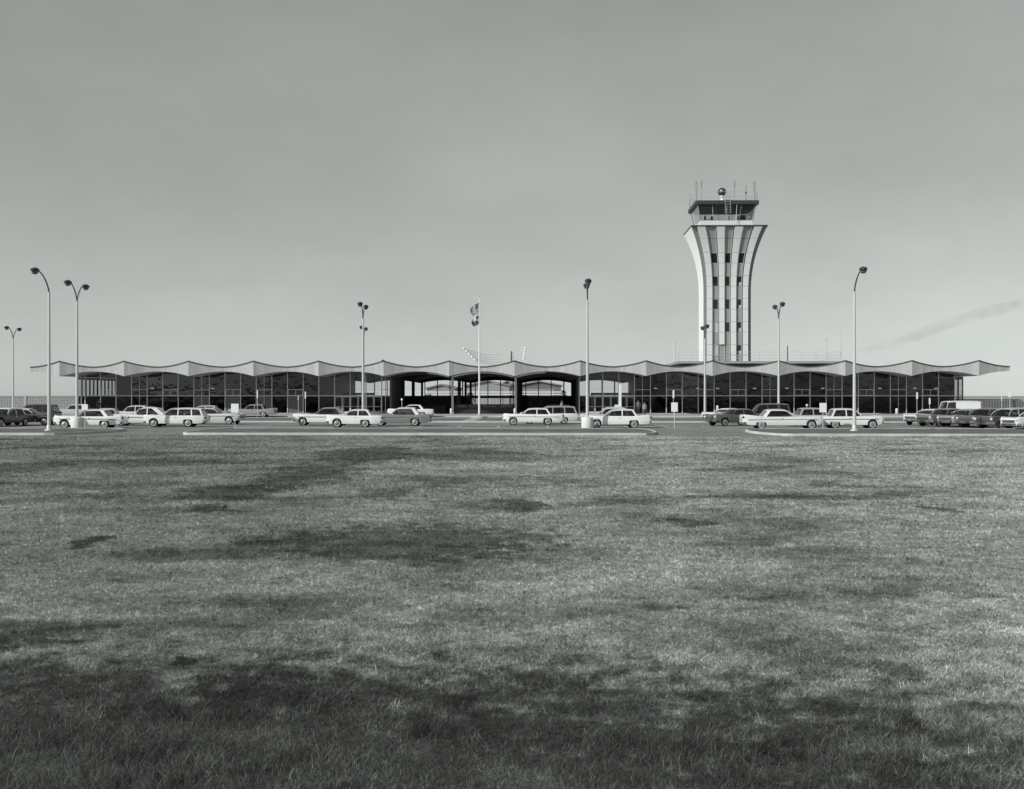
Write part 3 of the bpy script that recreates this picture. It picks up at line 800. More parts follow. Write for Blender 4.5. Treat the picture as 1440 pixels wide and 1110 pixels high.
    # solid dark rear right corner & inner lining: equipment, consoles
    con = MB(); con.box(-hb+.5, hb-.5, cy-hb+.35, cy-hb+.9, zb0+.7, zs1+.18); con.build('console', M['dark2'], root)
    eq = MB()
    for (ex, w_, z0_, z1_) in ((-2.55,.28,.15,1.0), (-2.0,.22,.1,.6), (-1.55,.42,.45,1.0), (-1.35,.25,0,.5), (.75,.10,.0,1.1), (1.95,.07,0,1.12), (2.4,.22,.72,1.0), (1.75,.2,0,.3)):
        eq.box(ex-w_/2, ex+w_/2, cy-1.0, cy-.8, zs1+z0_, zs1+z1_)
    eq.build('equipment', M['dark'], root)
    ring_ = MB()      # dark acoustic ceiling and deep window head
    ring_.box(-ht+.3, ht-.3, cy-ht+.3, cy+ht-.3, zc-.25, zc-.02); ring_.build('cab_ceiling', mat('cab_ceiling', .012, .8), root)
    MB().box(hb-.9, hb-.2, cy+1.2, cy+hb-.1, zs1, zs1+1.5).build('cabinet', M['dark'], root)
    rf = MB(); hr = 4.3; rf.box(-hr, hr, cy-hr, cy+hr, zc, zc+.5); rfo = rf.build('cab_roof', M['dark2'], root, bevel=.03)
    MB().box(-hr+.02, hr-.02, cy-hr+.02, cy+hr-.02, zc+.503, zc+.56).build('roof_gravel', M['spandrel'], rfo)
    zr = zc+.56
    rr = MB()
    for z in (zr+.45, zr+1.15):
        for (a, b_) in sides: rr.tube([(a[0]*(hr-.2), cy+a[1]*(hr-.2), z), (b_[0]*(hr-.2), cy+b_[1]*(hr-.2), z)], .03, 6)
    for k in range(7):
        t = -1+2*k/6
        for sy in (-1, 1):
            rr.tube([(t*(hr-.2), cy+sy*(hr-.2), zr), (t*(hr-.2), cy+sy*(hr-.2), zr+1.15)], .026, 6)
            rr.tube([(sy*(hr-.2), cy+t*(hr-.2), zr), (sy*(hr-.2), cy+t*(hr-.2), zr+1.15)], .026, 6)
    rr.build('roof_railing', mat('railing_pale', .45, .5), root)
    # ladder
    ld = MB(); yl = cy-hr-.12
    for xx in (-.28, .45): ld.tube([(xx, yl, zs1+.9), (xx, yl, zr+.9)], .035, 6)
    for k in range(8): ld.tube([(-.28, yl, zs1+1.05+k*.35), (.45, yl, zs1+1.05+k*.35)], .028, 6)
    ld.build('ladder', mat('ladder_metal', .35, .5), root)
    # down pipe on the front face
    ppx = 1.3
    MB().tube([(ppx, cy-hr-.05, zc-.1), (ppx-.05, cy-hb-.35, zs1), (ppx-.1, -o_-.1, ZT+.2)], .04, 6).build('conduit', M['alum'], root)
    # beacon
    bx = -.35; by = cy-1.8
    MB().lathe([(0,0),(.42,0),(.46,.22),(.30,.30),(.24,.42),(.16,.5),(.16,.72),(.3,.78),(.3,.95),(0,.97)], 16, c=(bx,by,zr)).build('beacon_base', M['white'], root)
    be = MB(); n=16
    be.lathe([(.58*math.sin(math.pi*k/12)+.001, 1.5-.58*math.cos(math.pi*k/12)) for k in range(13)], 20, c=(bx,by,zr))
    beo = be.build('beacon', mat('beacon_dark', .05, .25), root)
    MB().lathe([(.0,-.64),(.13,-.63),(.15,-.55)], 16, axis='y', c=(bx-.12,by,zr+1.58)).build('lens_highlight', M['head'], beo)  # small pale lens disc, set off centre as the ball's painted highlight
    # antennas
    for k_, (ax, ay, z0_, z1_, r_) in enumerate(((-hr+.15, cy-hr+.3, 0, 2.6, .035), (-hr+.9, cy-hr+.6, 0, 2.75, .03), (1.35, cy-2, 0, 3.0, .035), (2.6, cy-hr+.4, 0, 2.1, .045), (hr-.55, cy-hr+.3, 0, 2.6, .05), (-hr+.2, cy+hr-.6, 0, 2.2, .03), (hr-.3, cy+hr-.6, 0, 2.0, .03))):
        m = MB(); m.tube([(ax,ay,zr+z0_),(ax,ay,zr+z1_)], r_*.75, 6)
        if k_ in (0, 4):
            m.tube([(ax+.2*math.cos(a)*.9, ay, zr+1.9+.62*math.sin(a)) for a in [2*math.pi*q/14 for q in range(15)]], .028, 6)
        if k_ in (1, 2): m.tube([(ax,ay,zr+z1_-1.0),(ax,ay,zr+z1_)], .075, 8)
        if k_ == 3: m.box(ax-.1,ax+.1,ay-.05,ay+.05,zr+.9,zr+1.15)
        m.build('antenna', M['tower_grey'] if k_ != 3 else M['dark2'], root)
    for ch in root.children:
        if ch not in before: ch.location.x += cab_x
    return root
tw()

# roof-top masts and sign scaffold (each a thing)
def mast(px_, ytop, D, zbase, r, v, label):
    X = PX(px_, D); zt_ = HC + (YH-ytop)*D/F
    o = empty('roof_mast', (X, D, zbase), 0, label, 'mast', 'thin masts on the terminal roof')
    m = MB(); m.tube([(0,0,0),(0,0,zt_-zbase)], [r*1.3, r], 8); m.build('mast_pole', v, o)
    MB().lathe([(0,0),(r*3,0),(r*3,.08),(0,.1)], 10).build('base_plate', M['alum'], o)
    return o
mast(948.5, 480, 165, 7.06, .09, M['pole'], 'white roof mast at the left corner of the roof deck')
mast(954.5, 488, 167, 7.06, .05, M['alum'], 'short thin grey mast just right of the white one on the deck')
mast(1107.5, 486.5, 165, 7.06, .06, M['dark2'], 'short dark mast on the roof deck right of the tower')
m_ = mast(1162.3, 474, 166, 6.4, .05, M['alum'], 'thin mast with small cross head near right end of the deck rail')
MB().box(-.25,.25,-.04,.04,8.0-6.4+2.1,8.0-6.4+2.2).build('cross_head', M['alum'], m_)
mast(1182.3, 462, 168, 6.1, .045, M['pole'], 'tallest thin pale mast right of the roof deck')
sf = empty('roof_sign_frame', (0, 172, 6.3), TH, 'curved five rail lamp frame standing on the roof above the hall', 'frame')
D_ = 172.0
def pt(px_, y_, d=0.0): return (PX(px_, D_+d), d, HC+(YH-y_)*D_/F-6.3)
def sag(t, ya, ym, yb): return ya*(1-t)*(1-2*t)+ym*4*t*(1-t)+yb*t*(2*t-1)
for k in range(5):
    xa = 652 + k*3.9; xb = 738.5 - k*.5; ya = 490.2+k*3.9; yb = 489.5+k*3.9; ym = 498.5+k*3.6
    pts = [pt(xa+(xb-xa)*t, sag(t, ya, ym, yb), 1.2*math.sin(math.pi*t)) for t in [q/16 for q in range(17)]]
    MB().tube(pts, .045, 6).build('rail', M['alum'], sf)
    for p in (pts[0], pts[-1]):
        w_ = MB(); w_.lathe([(0,-.16),(.14,-.12),(.17,0),(.14,.12),(0,.16)], 10, c=p); w_.build('lamp', M['white'], sf)
for (px_, r_, mm, yt_) in ((671.5, .04, M['alum'], 496), (678.5, .03, M['alum'], 497), (719, .11, M['dark2'], 494), (738, .06, M['white'], 489)):
    p = pt(px_, yt_, .5); MB().tube([(p[0], p[1], -.2), p], [r_*1.3, r_*.7], 8).build('post', mm, sf)

# ================================================================== THINGS BEHIND THE HALL
cw = empty('covered_walkway', (0, 214, 0), TH, 'flat roofed walkway with white edges seen through the open hall', 'walkway')
m = MB(); m.box(-48, 48, 0, 4, 3.02, 3.22); m.build('roof', M['white'], cw)
m = MB(); m.box(-48, 48, .2, .3, 2.62, 2.80); m.build('rail_band', M['white'], cw)
for k in range(25): MB().box(-48+4*k-.06, -48+4*k+.06, .35, .5, 0, 3.02).build('post', M['alum'], cw)
def hangar(x0, x1, D, he, hr_, v, label):
    o = empty('hangar', (0, D, 0), TH, label, 'hangar', 'grey hangars beyond the apron')
    xm = (x0+x1)/2; mm = mat('hangar_%d' % round(v*100), v, .8, var=.12, scale=.2)
    m = MB(); m.add([(x0,0,0),(x1,0,0),(x1,0,he),(xm,0,hr_),(x0,0,he),(x0,30,0),(x1,30,0),(x1,30,he),(xm,30,hr_),(x0,30,he)], [(0,1,2,3,4),(9,8,7,6,5),(0,5,6,1),(1,6,7,2),(4,9,5,0)]); m.build('wall', mm, o)
    m = MB(); m.add([(x0-.5,-.6,he),(xm,-.6,hr_+.2),(x1+.5,-.6,he),(x1+.5,30.6,he),(xm,30.6,hr_+.2),(x0-.5,30.6,he),
                     (x0-.5,-.6,he+.4),(xm,-.6,hr_+.6),(x1+.5,-.6,he+.4),(x1+.5,30.6,he+.4),(xm,30.6,hr_+.6),(x0-.5,30.6,he+.4)],
                    [(6,7,10,11),(7,8,9,10),(1,0,5,4),(2,1,4,3),(0,1,7,6),(1,2,8,7),(3,4,10,9),(4,5,11,10)]); m.build('roof', M['tower_grey'], o)
    MB().box(x0+(x1-x0)*.15, x1-(x1-x0)*.15, -.15, -.03, 0, he*.85).build('door', M['spandrel'], o)
def hp(px_, D): return PX(px_, D)
hangar(hp(655,330), hp(716,330), 330, 5.0, 6.2, .30, 'pale gabled hangar seen through the middle arch')
hangar(hp(698,420), hp(728,420), 420, 5.5, 7.2, .18, 'dark gabled shed behind the middle arch')
hangar(hp(727,360), hp(789,360), 360, 5.3, 6.4, .16, 'long grey hangar seen through the right arch')
hangar(hp(600,380), hp(640,380), 380, 4.6, 5.6, .28, 'low pale hangar seen through the left arch')

# ================================================================== STREET FURNITURE
def street_lamp(px_, D, H, arms, label, base='flange', group='tall parking lot street lamps'):
    X = PX(px_, D); o = empty('street_lamp', (X, D, 0.0), TH, label, 'street lamp', group)
    z0 = 0.12 if base == 'flange' else 0.0
    zp = H - 1.25
    m = MB(); m.tube([(0,0,z0),(0,0,1.2),(0,0,zp)], [.125,.115,.075], 14); m.build('pole', M['pole'], o)
    MB().tube([(0,0,zp),(0,0,zp+.22)], [.055,.03], 8).build('pole_cap', M['pole'], o)
    if base == 'drum':
        m = MB(); m.lathe([(0,0),(.44,0),(.45,.03),(.45,.78),(.42,.84),(.2,.88),(0,.88)], 28); m.build('concrete_base', M['concrete'], o).data.materials[0] = mat('pale_concrete', .68, .8, var=.1, bump=.15)
    else:
        m = MB(); m.lathe([(0,z0),(.30,z0),(.30,z0+.05),(.16,z0+.12),(.15,z0+.32),(.12,z0+.38)], 16); m.build('base_flange', M['pole'], o)
    for s_ in arms:
        al = 1.95 if len(arms) == 1 else 1.45
        pts = [(0, 0, zp-.05)]
        for k in range(1, 11):
            t = k/10; pts.append((0, s_*al*t**1.25, zp + (H-zp)*math.sin(t*math.pi/2)**.9))
        a = MB(); a.tube(pts, [.05]*5+[.042]*6, 8); ao = a.build('arm', mat('arm_metal', .10, .5), o)
        # head
        hy = s_*(al+.28)
        h = MB(); n = 12; prof_ = []
        secs = [(-.42,.09,.08), (-.30,.20,.15), (0,.26,.19), (.25,.22,.14), (.38,.08,.06)]
        vs_ = []
        for (dy, rw, rh) in secs:
            for k in range(n):
                aa = 2*math.pi*k/n; vs_.append((rw*math.cos(aa), hy+s_*dy, H-.02+rh*math.sin(aa)*(1.0 if math.sin(aa) > 0 else .55)))
        fs_ = [(i*n+k, i*n+(k+1)%n, (i+1)*n+(k+1)%n, (i+1)*n+k) for i in range(len(secs)-1) for k in range(n)] + [tuple(range(n))[::-1], tuple(range(len(vs_)-n, len(vs_)))]
        h.add(vs_, fs_, 0, True); ho = h.build('lamp_head', M['lamp'], o)
        l = MB(); l.lathe([(.001,-.27),(.12,-.25),(.20,-.17),(.22,-.05)], 14, c=(0,hy,H-.02)); l.build('lens', M['lens'], ho)
    return o
street_lamp(69, 80.5, 10.6, (-1,), 'single arm street lamp nearest the left edge, standing on the kerbed island')
street_lamp(108.3, 90, 10.75, (-1, 1), 'double arm street lamp in a white drum base before the leftmost white sedan', 'drum')
street_lamp(18.5, 144, 10.5, (-1, 1), 'most distant double arm street lamp at far left by the block wall')
street_lamp(510.5, 110, 10.7, (-1, 1), 'double arm street lamp rising behind the compact white sedan left of centre')
street_lamp(511.5, 143, 10.5, (-1, 1), 'farther double arm street lamp almost hidden behind another left of centre')
street_lamp(826, 90, 10.85, (-1, 1), 'double arm street lamp in a white drum base right of the flagpole', 'drum')
street_lamp(991.2, 127, 9.7, (-1, 1), 'double arm street lamp in front of the control tower')
street_lamp(1095, 110, 10.7, (-1, 1), 'double arm street lamp rising behind the long light finned car')
street_lamp(1201.5, 80.0, 10.6, (-1,), 'single arm street lamp on the island right of the tower')

fp = empty('flagpole', (PX(674, 128), 128, 0), TH, 'tall white flagpole carrying two limp flags before the hall', 'flagpole')
MB().tube([(0,0,.12),(0,0,5),(0,0,12.95)], [.11,.09,.045], 12).build('pole', M['white'], fp)
MB().lathe([(0,.0),(.06,.02),(.1,.1),(.06,.18),(0,.2)], 12, c=(0,0,12.95)).build('finial', M['pole'], fp)
MB().lathe([(0,.12),(.9,.12),(.9,.26),(.25,.3),(.14,.55),(0,.55)], 24).build('base', M['concrete'], fp)
def flag(z, hgt, wid, stripes, label):
    o = empty('flag', (PX(674, 128), 128-.06, z), TH, label, 'flag')
    NX, NZ = 16, 26
    def pos(i, j):
        u = i/NX; v = j/NZ      # u away from the pole, v down
        x = -.06 - wid*u*(0.5+.5*math.sin(v*2.2+.5))*.9
        zz = hgt/2 - v*hgt - .35*u*hgt*(1-v*.35)
        y = .10*math.sin(u*9+v*3)*(.3+u)
        return (x, y, zz)
    fm_d = mat('flag_dark', .05, .8); fm_w = mat('flag_white', .6, .8); fm_m = mat('flag_mid', .10, .8)
    def part(name, cells, mt):
        m = MB(); ids = {}; vs_ = []
        def vid(i, j):
            if (i, j) not in ids: ids[(i, j)] = len(vs_); vs_.append(pos(i, j))
            return ids[(i, j)]
        fs_ = [(vid(i, j), vid(i+1, j), vid(i+1, j+1), vid(i, j+1)) for (i, j) in cells]
        m.add(vs_, fs_, 0, True); m.build(name, mt, o)
    allc = [(i, j) for i in range(NX) for j in range(NZ)]
    if stripes:
        canton = [(i, j) for (i, j) in allc if i < 7 and j < 14]
        rest = [c for c in allc if c not in set(canton)]
        part('canton', canton, fm_d); part('dark_stripes', [c for c in rest if (c[1]//2) % 2 == 0], fm_m); part('white_stripes', [c for c in rest if (c[1]//2) % 2], fm_w)
        m = MB()      # stars
        for a in range(4):
            for b2 in range(5):
                p = pos(1+a*1.5, 1.5+b2*2.6)
                q = [(p[0]+(.035 if k % 2 == 0 else .014)*math.sin(k*math.pi/5), p[1]-.02, p[2]+(.035 if k % 2 == 0 else .014)*math.cos(k*math.pi/5)) for k in range(10)]
                m.add(q, [tuple(range(10))])
        m.build('stars', fm_w, o)
    else:
        part('hoist_band', [c for c in allc if c[0] < 5], fm_d)
        part('upper_stripe', [c for c in allc if c[0] >= 5 and c[1] < NZ//2], fm_w); part('lower_stripe', [c for c in allc if c[0] >= 5 and c[1] >= NZ//2], fm_m)
        p = pos(2.3, NZ/2); q = [(p[0]+(.16 if k % 2 == 0 else .065)*math.sin(k*math.pi/5), p[1]-.03, p[2]+(.16 if k % 2 == 0 else .065)*math.cos(k*math.pi/5)) for k in range(10)]
        MB().add(q, [tuple(range(10))]).build('star', fm_w, o)
flag(11.75, 1.15, 1.0, True, 'limp striped flag with dark starred corner, upper of two on the flagpole')
flag(10.5, 1.0, .85, False, 'limp flag with pale upper and dark lower stripe, lower of two on the flagpole')

def sign(px_, D, w, h, ztop, label, name='sign', rz=0, group='signs on thin posts', r=.028, shape='rect', v=None):
    o = empty(name, (PX(px_, D), D, 0), TH+rz, label, 'sign', group)
    MB().tube([(0,0,0),(0,0,ztop-.02)], r, 8).build('post', M['pole'], o)
    if shape == 'rect':
        MB().box(-w/2, w/2, -.05, -.03, ztop-h, ztop).build('panel', v or M['white'], o, bevel=.01)
    else:
        MB().lathe([(0,-.05),(w/2,-.05),(w/2,-.03),(0,-.03)], 20, axis='y', c=(0,0,ztop-w/2)).build('panel', v or M['white'], o)
    return o
def zy(y, D): return HC + (YH-y)*D/F
sign(119.5, 89, .46, .42, zy(568.8, 89), 'small white sign before the roof of the leftmost white sedan')
sign(330.5, 89, .56, .66, zy(568, 89), 'white square sign on a post at the left end of the centre island')
sign(948.5, 89, .48, .68, zy(566.3, 89), 'white rectangular sign on a post at right end of the centre island')
sign(1157.3, 88, .52, .68, zy(567, 88), 'white rectangular sign on a post between the two light cars on the right')
for px_, D, yt, w, h, lab, sh in (
    (362, 137, 549, .12, .9, 'thin pale post sign behind the grey finned car', 'rect'),
    (419.5, 138, 557, .08, .5, 'thinner of two post signs above the grey roofed white car', 'rect'),
    (429.5, 138, 551, .14, .8, 'taller of two post signs above the grey roofed white car', 'rect'),
    (565.2, 139, 560.5, .25, .35, 'small pale round sign left of the white hardtop by the hall', 'disc'),
    (947, 139, 549, .2, .9, 'narrow pale sign behind the white rectangular sign', 'rect'),
    (1008.6, 139, 570.5, .24, .8, 'short narrow white sign on the kerb before the right wing', 'rect'),
    (1134.8, 137, 568.5, .28, .35, 'small round pale sign behind the long light finned car', 'disc'),
    (1289.5, 137, 552, .2, .75, 'tall narrow white sign before the right wing, left of the van', 'rect'),
    (1307.2, 136, 560, .18, .7, 'short narrow white sign above the hood of the white van', 'rect'),
    (1408.5, 139, 557, .10, .6, 'thin post sign before the right block wall', 'rect'),
    (1420, 138, 552, .35, .55, 'pale sign on a post before the right block wall', 'rect')):
    sign(px_, D, w, h, zy(yt, D), lab, shape=sh, group='small signs along the terminal kerb')
pg = empty('pylon_sign', (PX(872, 120), 120, 0), TH, 'tall narrow white pylon sign with square box behind the white sedan', 'sign')
MB().box(-.13, .13, -.06, .06, 0, zy(540.5, 120)).build('pylon', M['white'], pg)
MB().box(-.55, .14, -.3, -.08, zy(575, 120), zy(569.4, 120)).build('sign_box', M['white'], pg, bevel=.03)

# added white stubs paint the sunlit feet of the columns and pier
for px_ in (634.6, 724.2, 1261):
    o = empty('sunlit_foot', (PX(px_, 154), 154, 0.12), 0, {634.6:'white stub painting the sunlit foot of the left slim column of the hall', 724.2:'white stub painting the sunlit foot of the right slim column of the hall', 1261:'white stub painting the sunlit pier foot at the right wing of the terminal'}[px_], 'sunlit_foot', 'white stubs painting sunlit column feet')
    MB().lathe([(0,0),(.17,0),(.17,.62),(.12,.7),(0,.72)], 14).build('post', M['white'], o)
    MB().lathe([(.172,.45),(.178,.45),(.178,.52),(.172,.52)], 14).build('collar', M['alum'], o)
# interior planting silhouettes in the hall (potted shrubs)
def shrub(x, y, z0, h, w, label):
    o = empty('potted_shrub', W(x, y, z0), 0, label, 'plant', 'dark shrubs inside the hall')
    MB().lathe([(0,0),(.28,0),(.36,.5),(.3,.5),(0,.46)], 14).build('pot', M['dark2'], o)
    MB().tube([(0,0,.4),(.03,0,h*.5),(-.02,.02,h*.75)], [.04,.03,.015], 6).build('stem', M['dark2'], o)
    m = MB(); rr = random.Random(int(x*100))
    for k in range(420):
        a = rr.uniform(0, 6.28); rad = w/2*rr.random()**.5; zz = h*(.4+.6*rr.random()); rad *= (1.15-abs(zz/h-.65)*1.6)
        p = Vector((rad*math.cos(a), rad*math.sin(a), zz)); d = Vector((rr.gauss(0,1), rr.gauss(0,1), rr.gauss(0,1))).normalized()*.13; e = d.cross(Vector((0,0,1))).normalized()*.05
        m.add([p-d, p+e, p+d, p-e], [(0,1,2,3)])
    m.build('foliage', mat('leaf_dark', .05, .6, var=.4), o)
shrub(-6.0, YW+3.0, .13, 2.75, 1.1, 'tall dark potted shrub behind the lettered wall')
shrub(2.6, YW+4, .13, 2.2, 1.7, 'wide dark potted shrub in the right open arch')
shrub(6.3, YW+8, .13, 3.0, 1.0, 'dark potted shrub near the right side wall of the hall')
shrub(-11.8, YW+5, .13, 2.5, 1.6, 'dark potted shrub in the left open arch')

exec_cars = True
# ================================================================== CARS
def car(name, px_c, D, yaw, label, cat='car', L=5.1, Wd=1.92, H=1.48, kind='sedan', body=.78, roof=None, fin=0.0, skirt=False, ww=True, trim=None, lower=None, dz=0.0, group='cars parked in front of the terminal', rack=False, visor=False):
    """local: front = +x. yaw measured so that 180 = facing left in the photo"""
    roof = body if roof is None else roof
    X = PX(px_c, D)
    o = empty(name, (X, D, 0.004+dz), R(yaw), label, cat, group)
    hw = Wd/2; h = L/2
    wr = .315; xf = h - .86; xr = -h + 1.33          # wheel centres
    if kind == 'van': xf = h-.8; xr = -h+1.1
    arch = .375
    NS = 72
    xs = [-h + L*k/NS for k in range(NS+1)]
    extra = []
    for wc in (xf, xr): extra += [wc-arch-.001, wc-arch+.02, wc+arch-.02, wc+arch+.001]
    xs = sorted(set(round(q, 4) for q in xs+extra))
    body_m = MB(); rings = []
    def sm(a, b, t): t = max(0, min(1, (t-a)/(b-a))); return t*t*(3-2*t)
    for x in xs:
        s = x/h
        w = hw*(1 - .10*abs(s)**7) * (1 - .05*sm(.6,1,s)) * (1-.07*sm(.6,1,-s))
        edge = min(1.0, (h-abs(x))/.16); er = math.sqrt(max(0.0, 1-(1-edge)**2)); 
        w *= .90 + .10*er
        zb = .27 + .07*sm(.78,1,abs(s))
        for wc, sk in ((xf, False), (xr, skirt)):
            d = abs(x-wc)
            if d < arch: zb = max(zb, min(.315 + math.sqrt(arch*arch-d*d), .46 if sk else (9 if wc == xf else .565)))
        zsh = .905 + .035*sm(-.2,.8,s) + .035*sm(.70,.90,s)*(1-sm(.95,1,s)) - .03*(1-er)*3 + fin*sm(.35,.98,-s) - .06*sm(.96,1,s)
        ztp = .93 - .04*sm(.55,1,s) - .05*sm(.75,1,-s) - .06*(1-er)
        if kind == 'old': ztp += .05*sm(0,.5,abs(s)) ; zsh -= .04
        zmid = .62
        zcr = .70 + .05*s
        r = [(0,zb), (.80*w,zb), (.97*w,zb+.02), (w, max(zb+.05, zmid-.16)), (w*1.0, max(zb+.08,zmid)), (.962*w, max(zb+.11, zsh-.13)), (.968*w, max(zb+.13, zsh-.04)), (.90*w, max(zb+.14, zsh)), (.80*w, max(zb+.13, ztp-.03 if fin > .02 and s < -.35 else ztp-.01)), (.45*w, max(zb+.14, ztp+.015)), (0, max(zb+.14, ztp+.03))]
        rings.append([(x, y, z) for y, z in r] + [(x, -y, z) for y, z in r[::-1][1:-1]])
    nr = len(rings[0]); vs_ = [p for r in rings for p in r]
    fs_b, fs_d, fs_l = [], [], []
    for i in range(len(rings)-1):
        for k in range(nr):
            f = (i*nr+k, (i+1)*nr+k, (i+1)*nr+(k+1)%nr, i*nr+(k+1)%nr)
            kk = k if k < 10 else nr-1-k
            if kk <= 1: fs_d.append(f)
            elif kk <= 3 and lower is not None: fs_l.append(f)
            else: fs_b.append(f)
    body_m.add(vs_, fs_b, 0, True); body_m.add(vs_, fs_d, 1); body_m.add(vs_, fs_l, 2, True)
    body_m.add(rings[0], [tuple(range(nr))], 0); body_m.add(rings[-1], [tuple(range(nr))[::-1]], 0)
    bo = body_m.build('body', [paint(body), M['under'], paint(lower if lower is not None else body)], o)
    # ---- greenhouse
    zb = .92; bw, rw = hw*.86, hw*.70
    if kind == 'sedan':   xa, xb_, xc, xd, cp = .80, .34, -1.14, -1.44, .13
    elif kind == 'hardtop': xa, xb_, xc, xd, cp = .76, .24, -1.10, -1.50, .26
    elif kind == 'wagon': xa, xb_, xc, xd, cp = .85, .28, -h+.42, -h+.18, .12
    elif kind == 'compact': xa, xb_, xc, xd, cp = .66, .24, -1.0, -1.32, .13
    elif kind == 'old':   xa, xb_, xc, xd, cp = .65, .25, -1.0, -1.75, .42
    elif kind == 'van':   xa, xb_, xc, xd, cp = 1.15, .85, -h+.12, -h+.06, .1
    zr = H
    if kind == 'van': bw, rw = hw*.95, hw*.88
    # roof shell
    m = MB(); nx, ny = 14, 8; top = []; bot = []
    for i in range(nx+1):
        t = i/nx; x = xb_+.06 + (xc-.06-xb_-.06)*t
        ex = math.sin(math.pi*min(1, max(0, t)))**.35
        for j in range(ny+1):
            u = -1+2*j/ny
            zz = zr - .075*(abs(u)**2.6) - (.05 if kind != 'old' else .13)*(1-ex) - (.012 if kind != 'old' else .04)*(2*t-1)**2
            top.append((x, u*rw*(1.04), zz)); bot.append((x, u*rw*1.04, zz-.05))
    w_ = ny+1
    fs_ = [(i*w_+j, i*w_+j+1, (i+1)*w_+j+1, (i+1)*w_+j) for i in range(nx) for j in range(ny)]
    m.add(top, [f[::-1] for f in fs_], 0, True); m.add(bot, fs_, 0, True)
    rim = [j for j in range(w_)] + [i*w_+ny for i in range(1,nx+1)] + [nx*w_+j for j in range(ny-1,-1,-1)] + [i*w_ for i in range(nx-1,0,-1)]
    q = len(rim); m.add([top[i] for i in rim]+[bot[i] for i in rim], [(k, (k+1)%q, q+(k+1)%q, q+k) for k in range(q)])
    m.build('roof', paint(roof), o)
    zre = zr-.12
    pil = MB(); 
    Bs = (xb_*.25+xc*.75) if False else None
    for s in (-1, 1):
        pil = MB()
        pil.tube([(xa-.16, s*bw, zb-.01), (xa+.0, s*(bw-.01), zb+.10), (xb_+.06, s*rw, zre)], .027, 6)
        # C pillar as solid quad
        def cq(xbot0, xbot1, xt0, xt1):
            pil.hexa([(xbot0, s*bw-.02, zb-.03), (xbot1, s*bw-.02, zb-.03), (xbot1, s*bw+.02, zb-.03), (xbot0, s*bw+.02, zb-.03),
                      (xt0, s*rw-.02, zre+.03), (xt1, s*rw-.02, zre+.03), (xt1, s*rw+.02, zre+.03), (xt0, s*rw+.02, zre+.03)])
        cq(xd, xd+cp*1.1, xc, xc+cp)
        if kind != 'hardtop' and kind != 'van':
            xm = -.28; cq(xm-.04, xm+.04, xm-.06, xm+.02)
        if kind == 'wagon': cq(-1.40, -1.30, -1.34, -1.26)
        if kind == 'van':
            cq(xd, .18, xc, .18)
        pil.build('roof_pillars', paint(roof), o)
    # windows
    gl = M['carglass']
    def pane(pts, name): MB().add(pts, [(0,1,2,3)]).build(name, gl, o)
    m = MB(); nn = 10; lo2 = []; hi2 = []
    for q in range(nn+1):
        u = -1+2*q/nn; lo2.append((xa+.22-.36*abs(u)**3, u*(bw-.02), zb)); hi2.append((xb_+.06-.05*abs(u)**3, u*(rw-.01), zre))
    m.add(lo2+hi2, [(q, q+1, nn+2+q, nn+1+q) for q in range(nn)], 0, True); m.build('windscreen', gl, o)
    pane([(xd+.02, bw-.04, zb), (xd+.02, -bw+.04, zb), (xc+.02, -rw+.03, zre), (xc+.02, rw-.03, zre)], 'rear_window')
    for s in (-1, 1):
        segs = []
        if kind in ('hardtop',): segs = [(xa-.12, -.25, xb_-.03, -.25), (-.27, xd+cp, -.27, xc+cp)]
        elif kind == 'van': segs = [(xa-.05, .2, xb_-.03, .2)]
        elif kind == 'wagon': segs = [(xa-.05, -.24, xb_-.03, -.26), (-.32, -1.29, -.34, -1.25), (-1.4, xd+cp, -1.34, xc+cp)]
        else: segs = [(xa-.05, -.24, xb_-.03, -.26), (-.32, xd+cp, -.34, xc+cp)]
        for (p0, p1, t0, t1) in segs:
            pane([(p0, s*(bw-.005), zb), (p1, s*(bw-.005), zb), (t1, s*(rw-.005), zre), (t0, s*(rw-.005), zre)], 'side_window')
    # seats
    m = MB(); m.box(-.25, .0, -hw*.72, hw*.72, .55, 1.06); 
    if kind != 'van': m.box(-1.15, -.92, -hw*.72, hw*.72, .55, 1.04)
    m.build('seats', M['seat'], o)
    MB().tube([(.38+.16*math.cos(a)*.4, -.38+.19*math.sin(a)*(-1), .98+.16*math.cos(a)) for a in [2*math.pi*k/12 for k in range(13)]], .015, 5).build('steering_wheel', M['dark'], o)
    # bumpers
    for sgn, nm in ((1, 'front_bumper'), (-1, 'rear_bumper')):
        m = MB(); pts = [(sgn*(h+.06-.22*abs(u)**3), u*hw*.97, .44) for u in [-1+2*k/12 for k in range(13)]]
        for k in range(12): m.bar(pts[k], pts[k+1], .07, .15)
        m.build(nm, M['chrome'], o)
    # grille, headlights, tail lights
    m = MB(); m.box(h-.03, h+.02, -hw*.60, hw*.60, .54, .74); gr = m.build('grille', M['dark2'], o)
    m2 = MB()
    for z in (.57, .63, .69): m2.box(h+.021, h+.035, -hw*.60, hw*.60, z, z+.022)
    m2.build('grille_bar', M['chrome'], gr)
    for s in (-1, 1):
        for q, yy in enumerate((hw*.74,)):
            MB().lathe([(0,.075),(.05,.07),(.085,.045),(.10,0),(.10,-.06)], 16, axis='x', c=(h-.02, s*yy, .74)).build('headlight', M['head'], o)
        zt2 = .74+fin*.8
        MB().lathe([(0,-.07),(.05,-.06),(.08,-.03),(.085,.05)], 14, axis='x', c=(-h+.02, s*hw*.80, zt2)).build('tail_light', M['tail'], o)
        if trim is not None:
            MB().bar((-h+.35, s*(hw*1.0+.004), .70), (h-.45, s*(hw*1.0+.004), .72), .02, .035).build('side_trim', M['chrome'] if trim > .5 else M['dark2'], o)
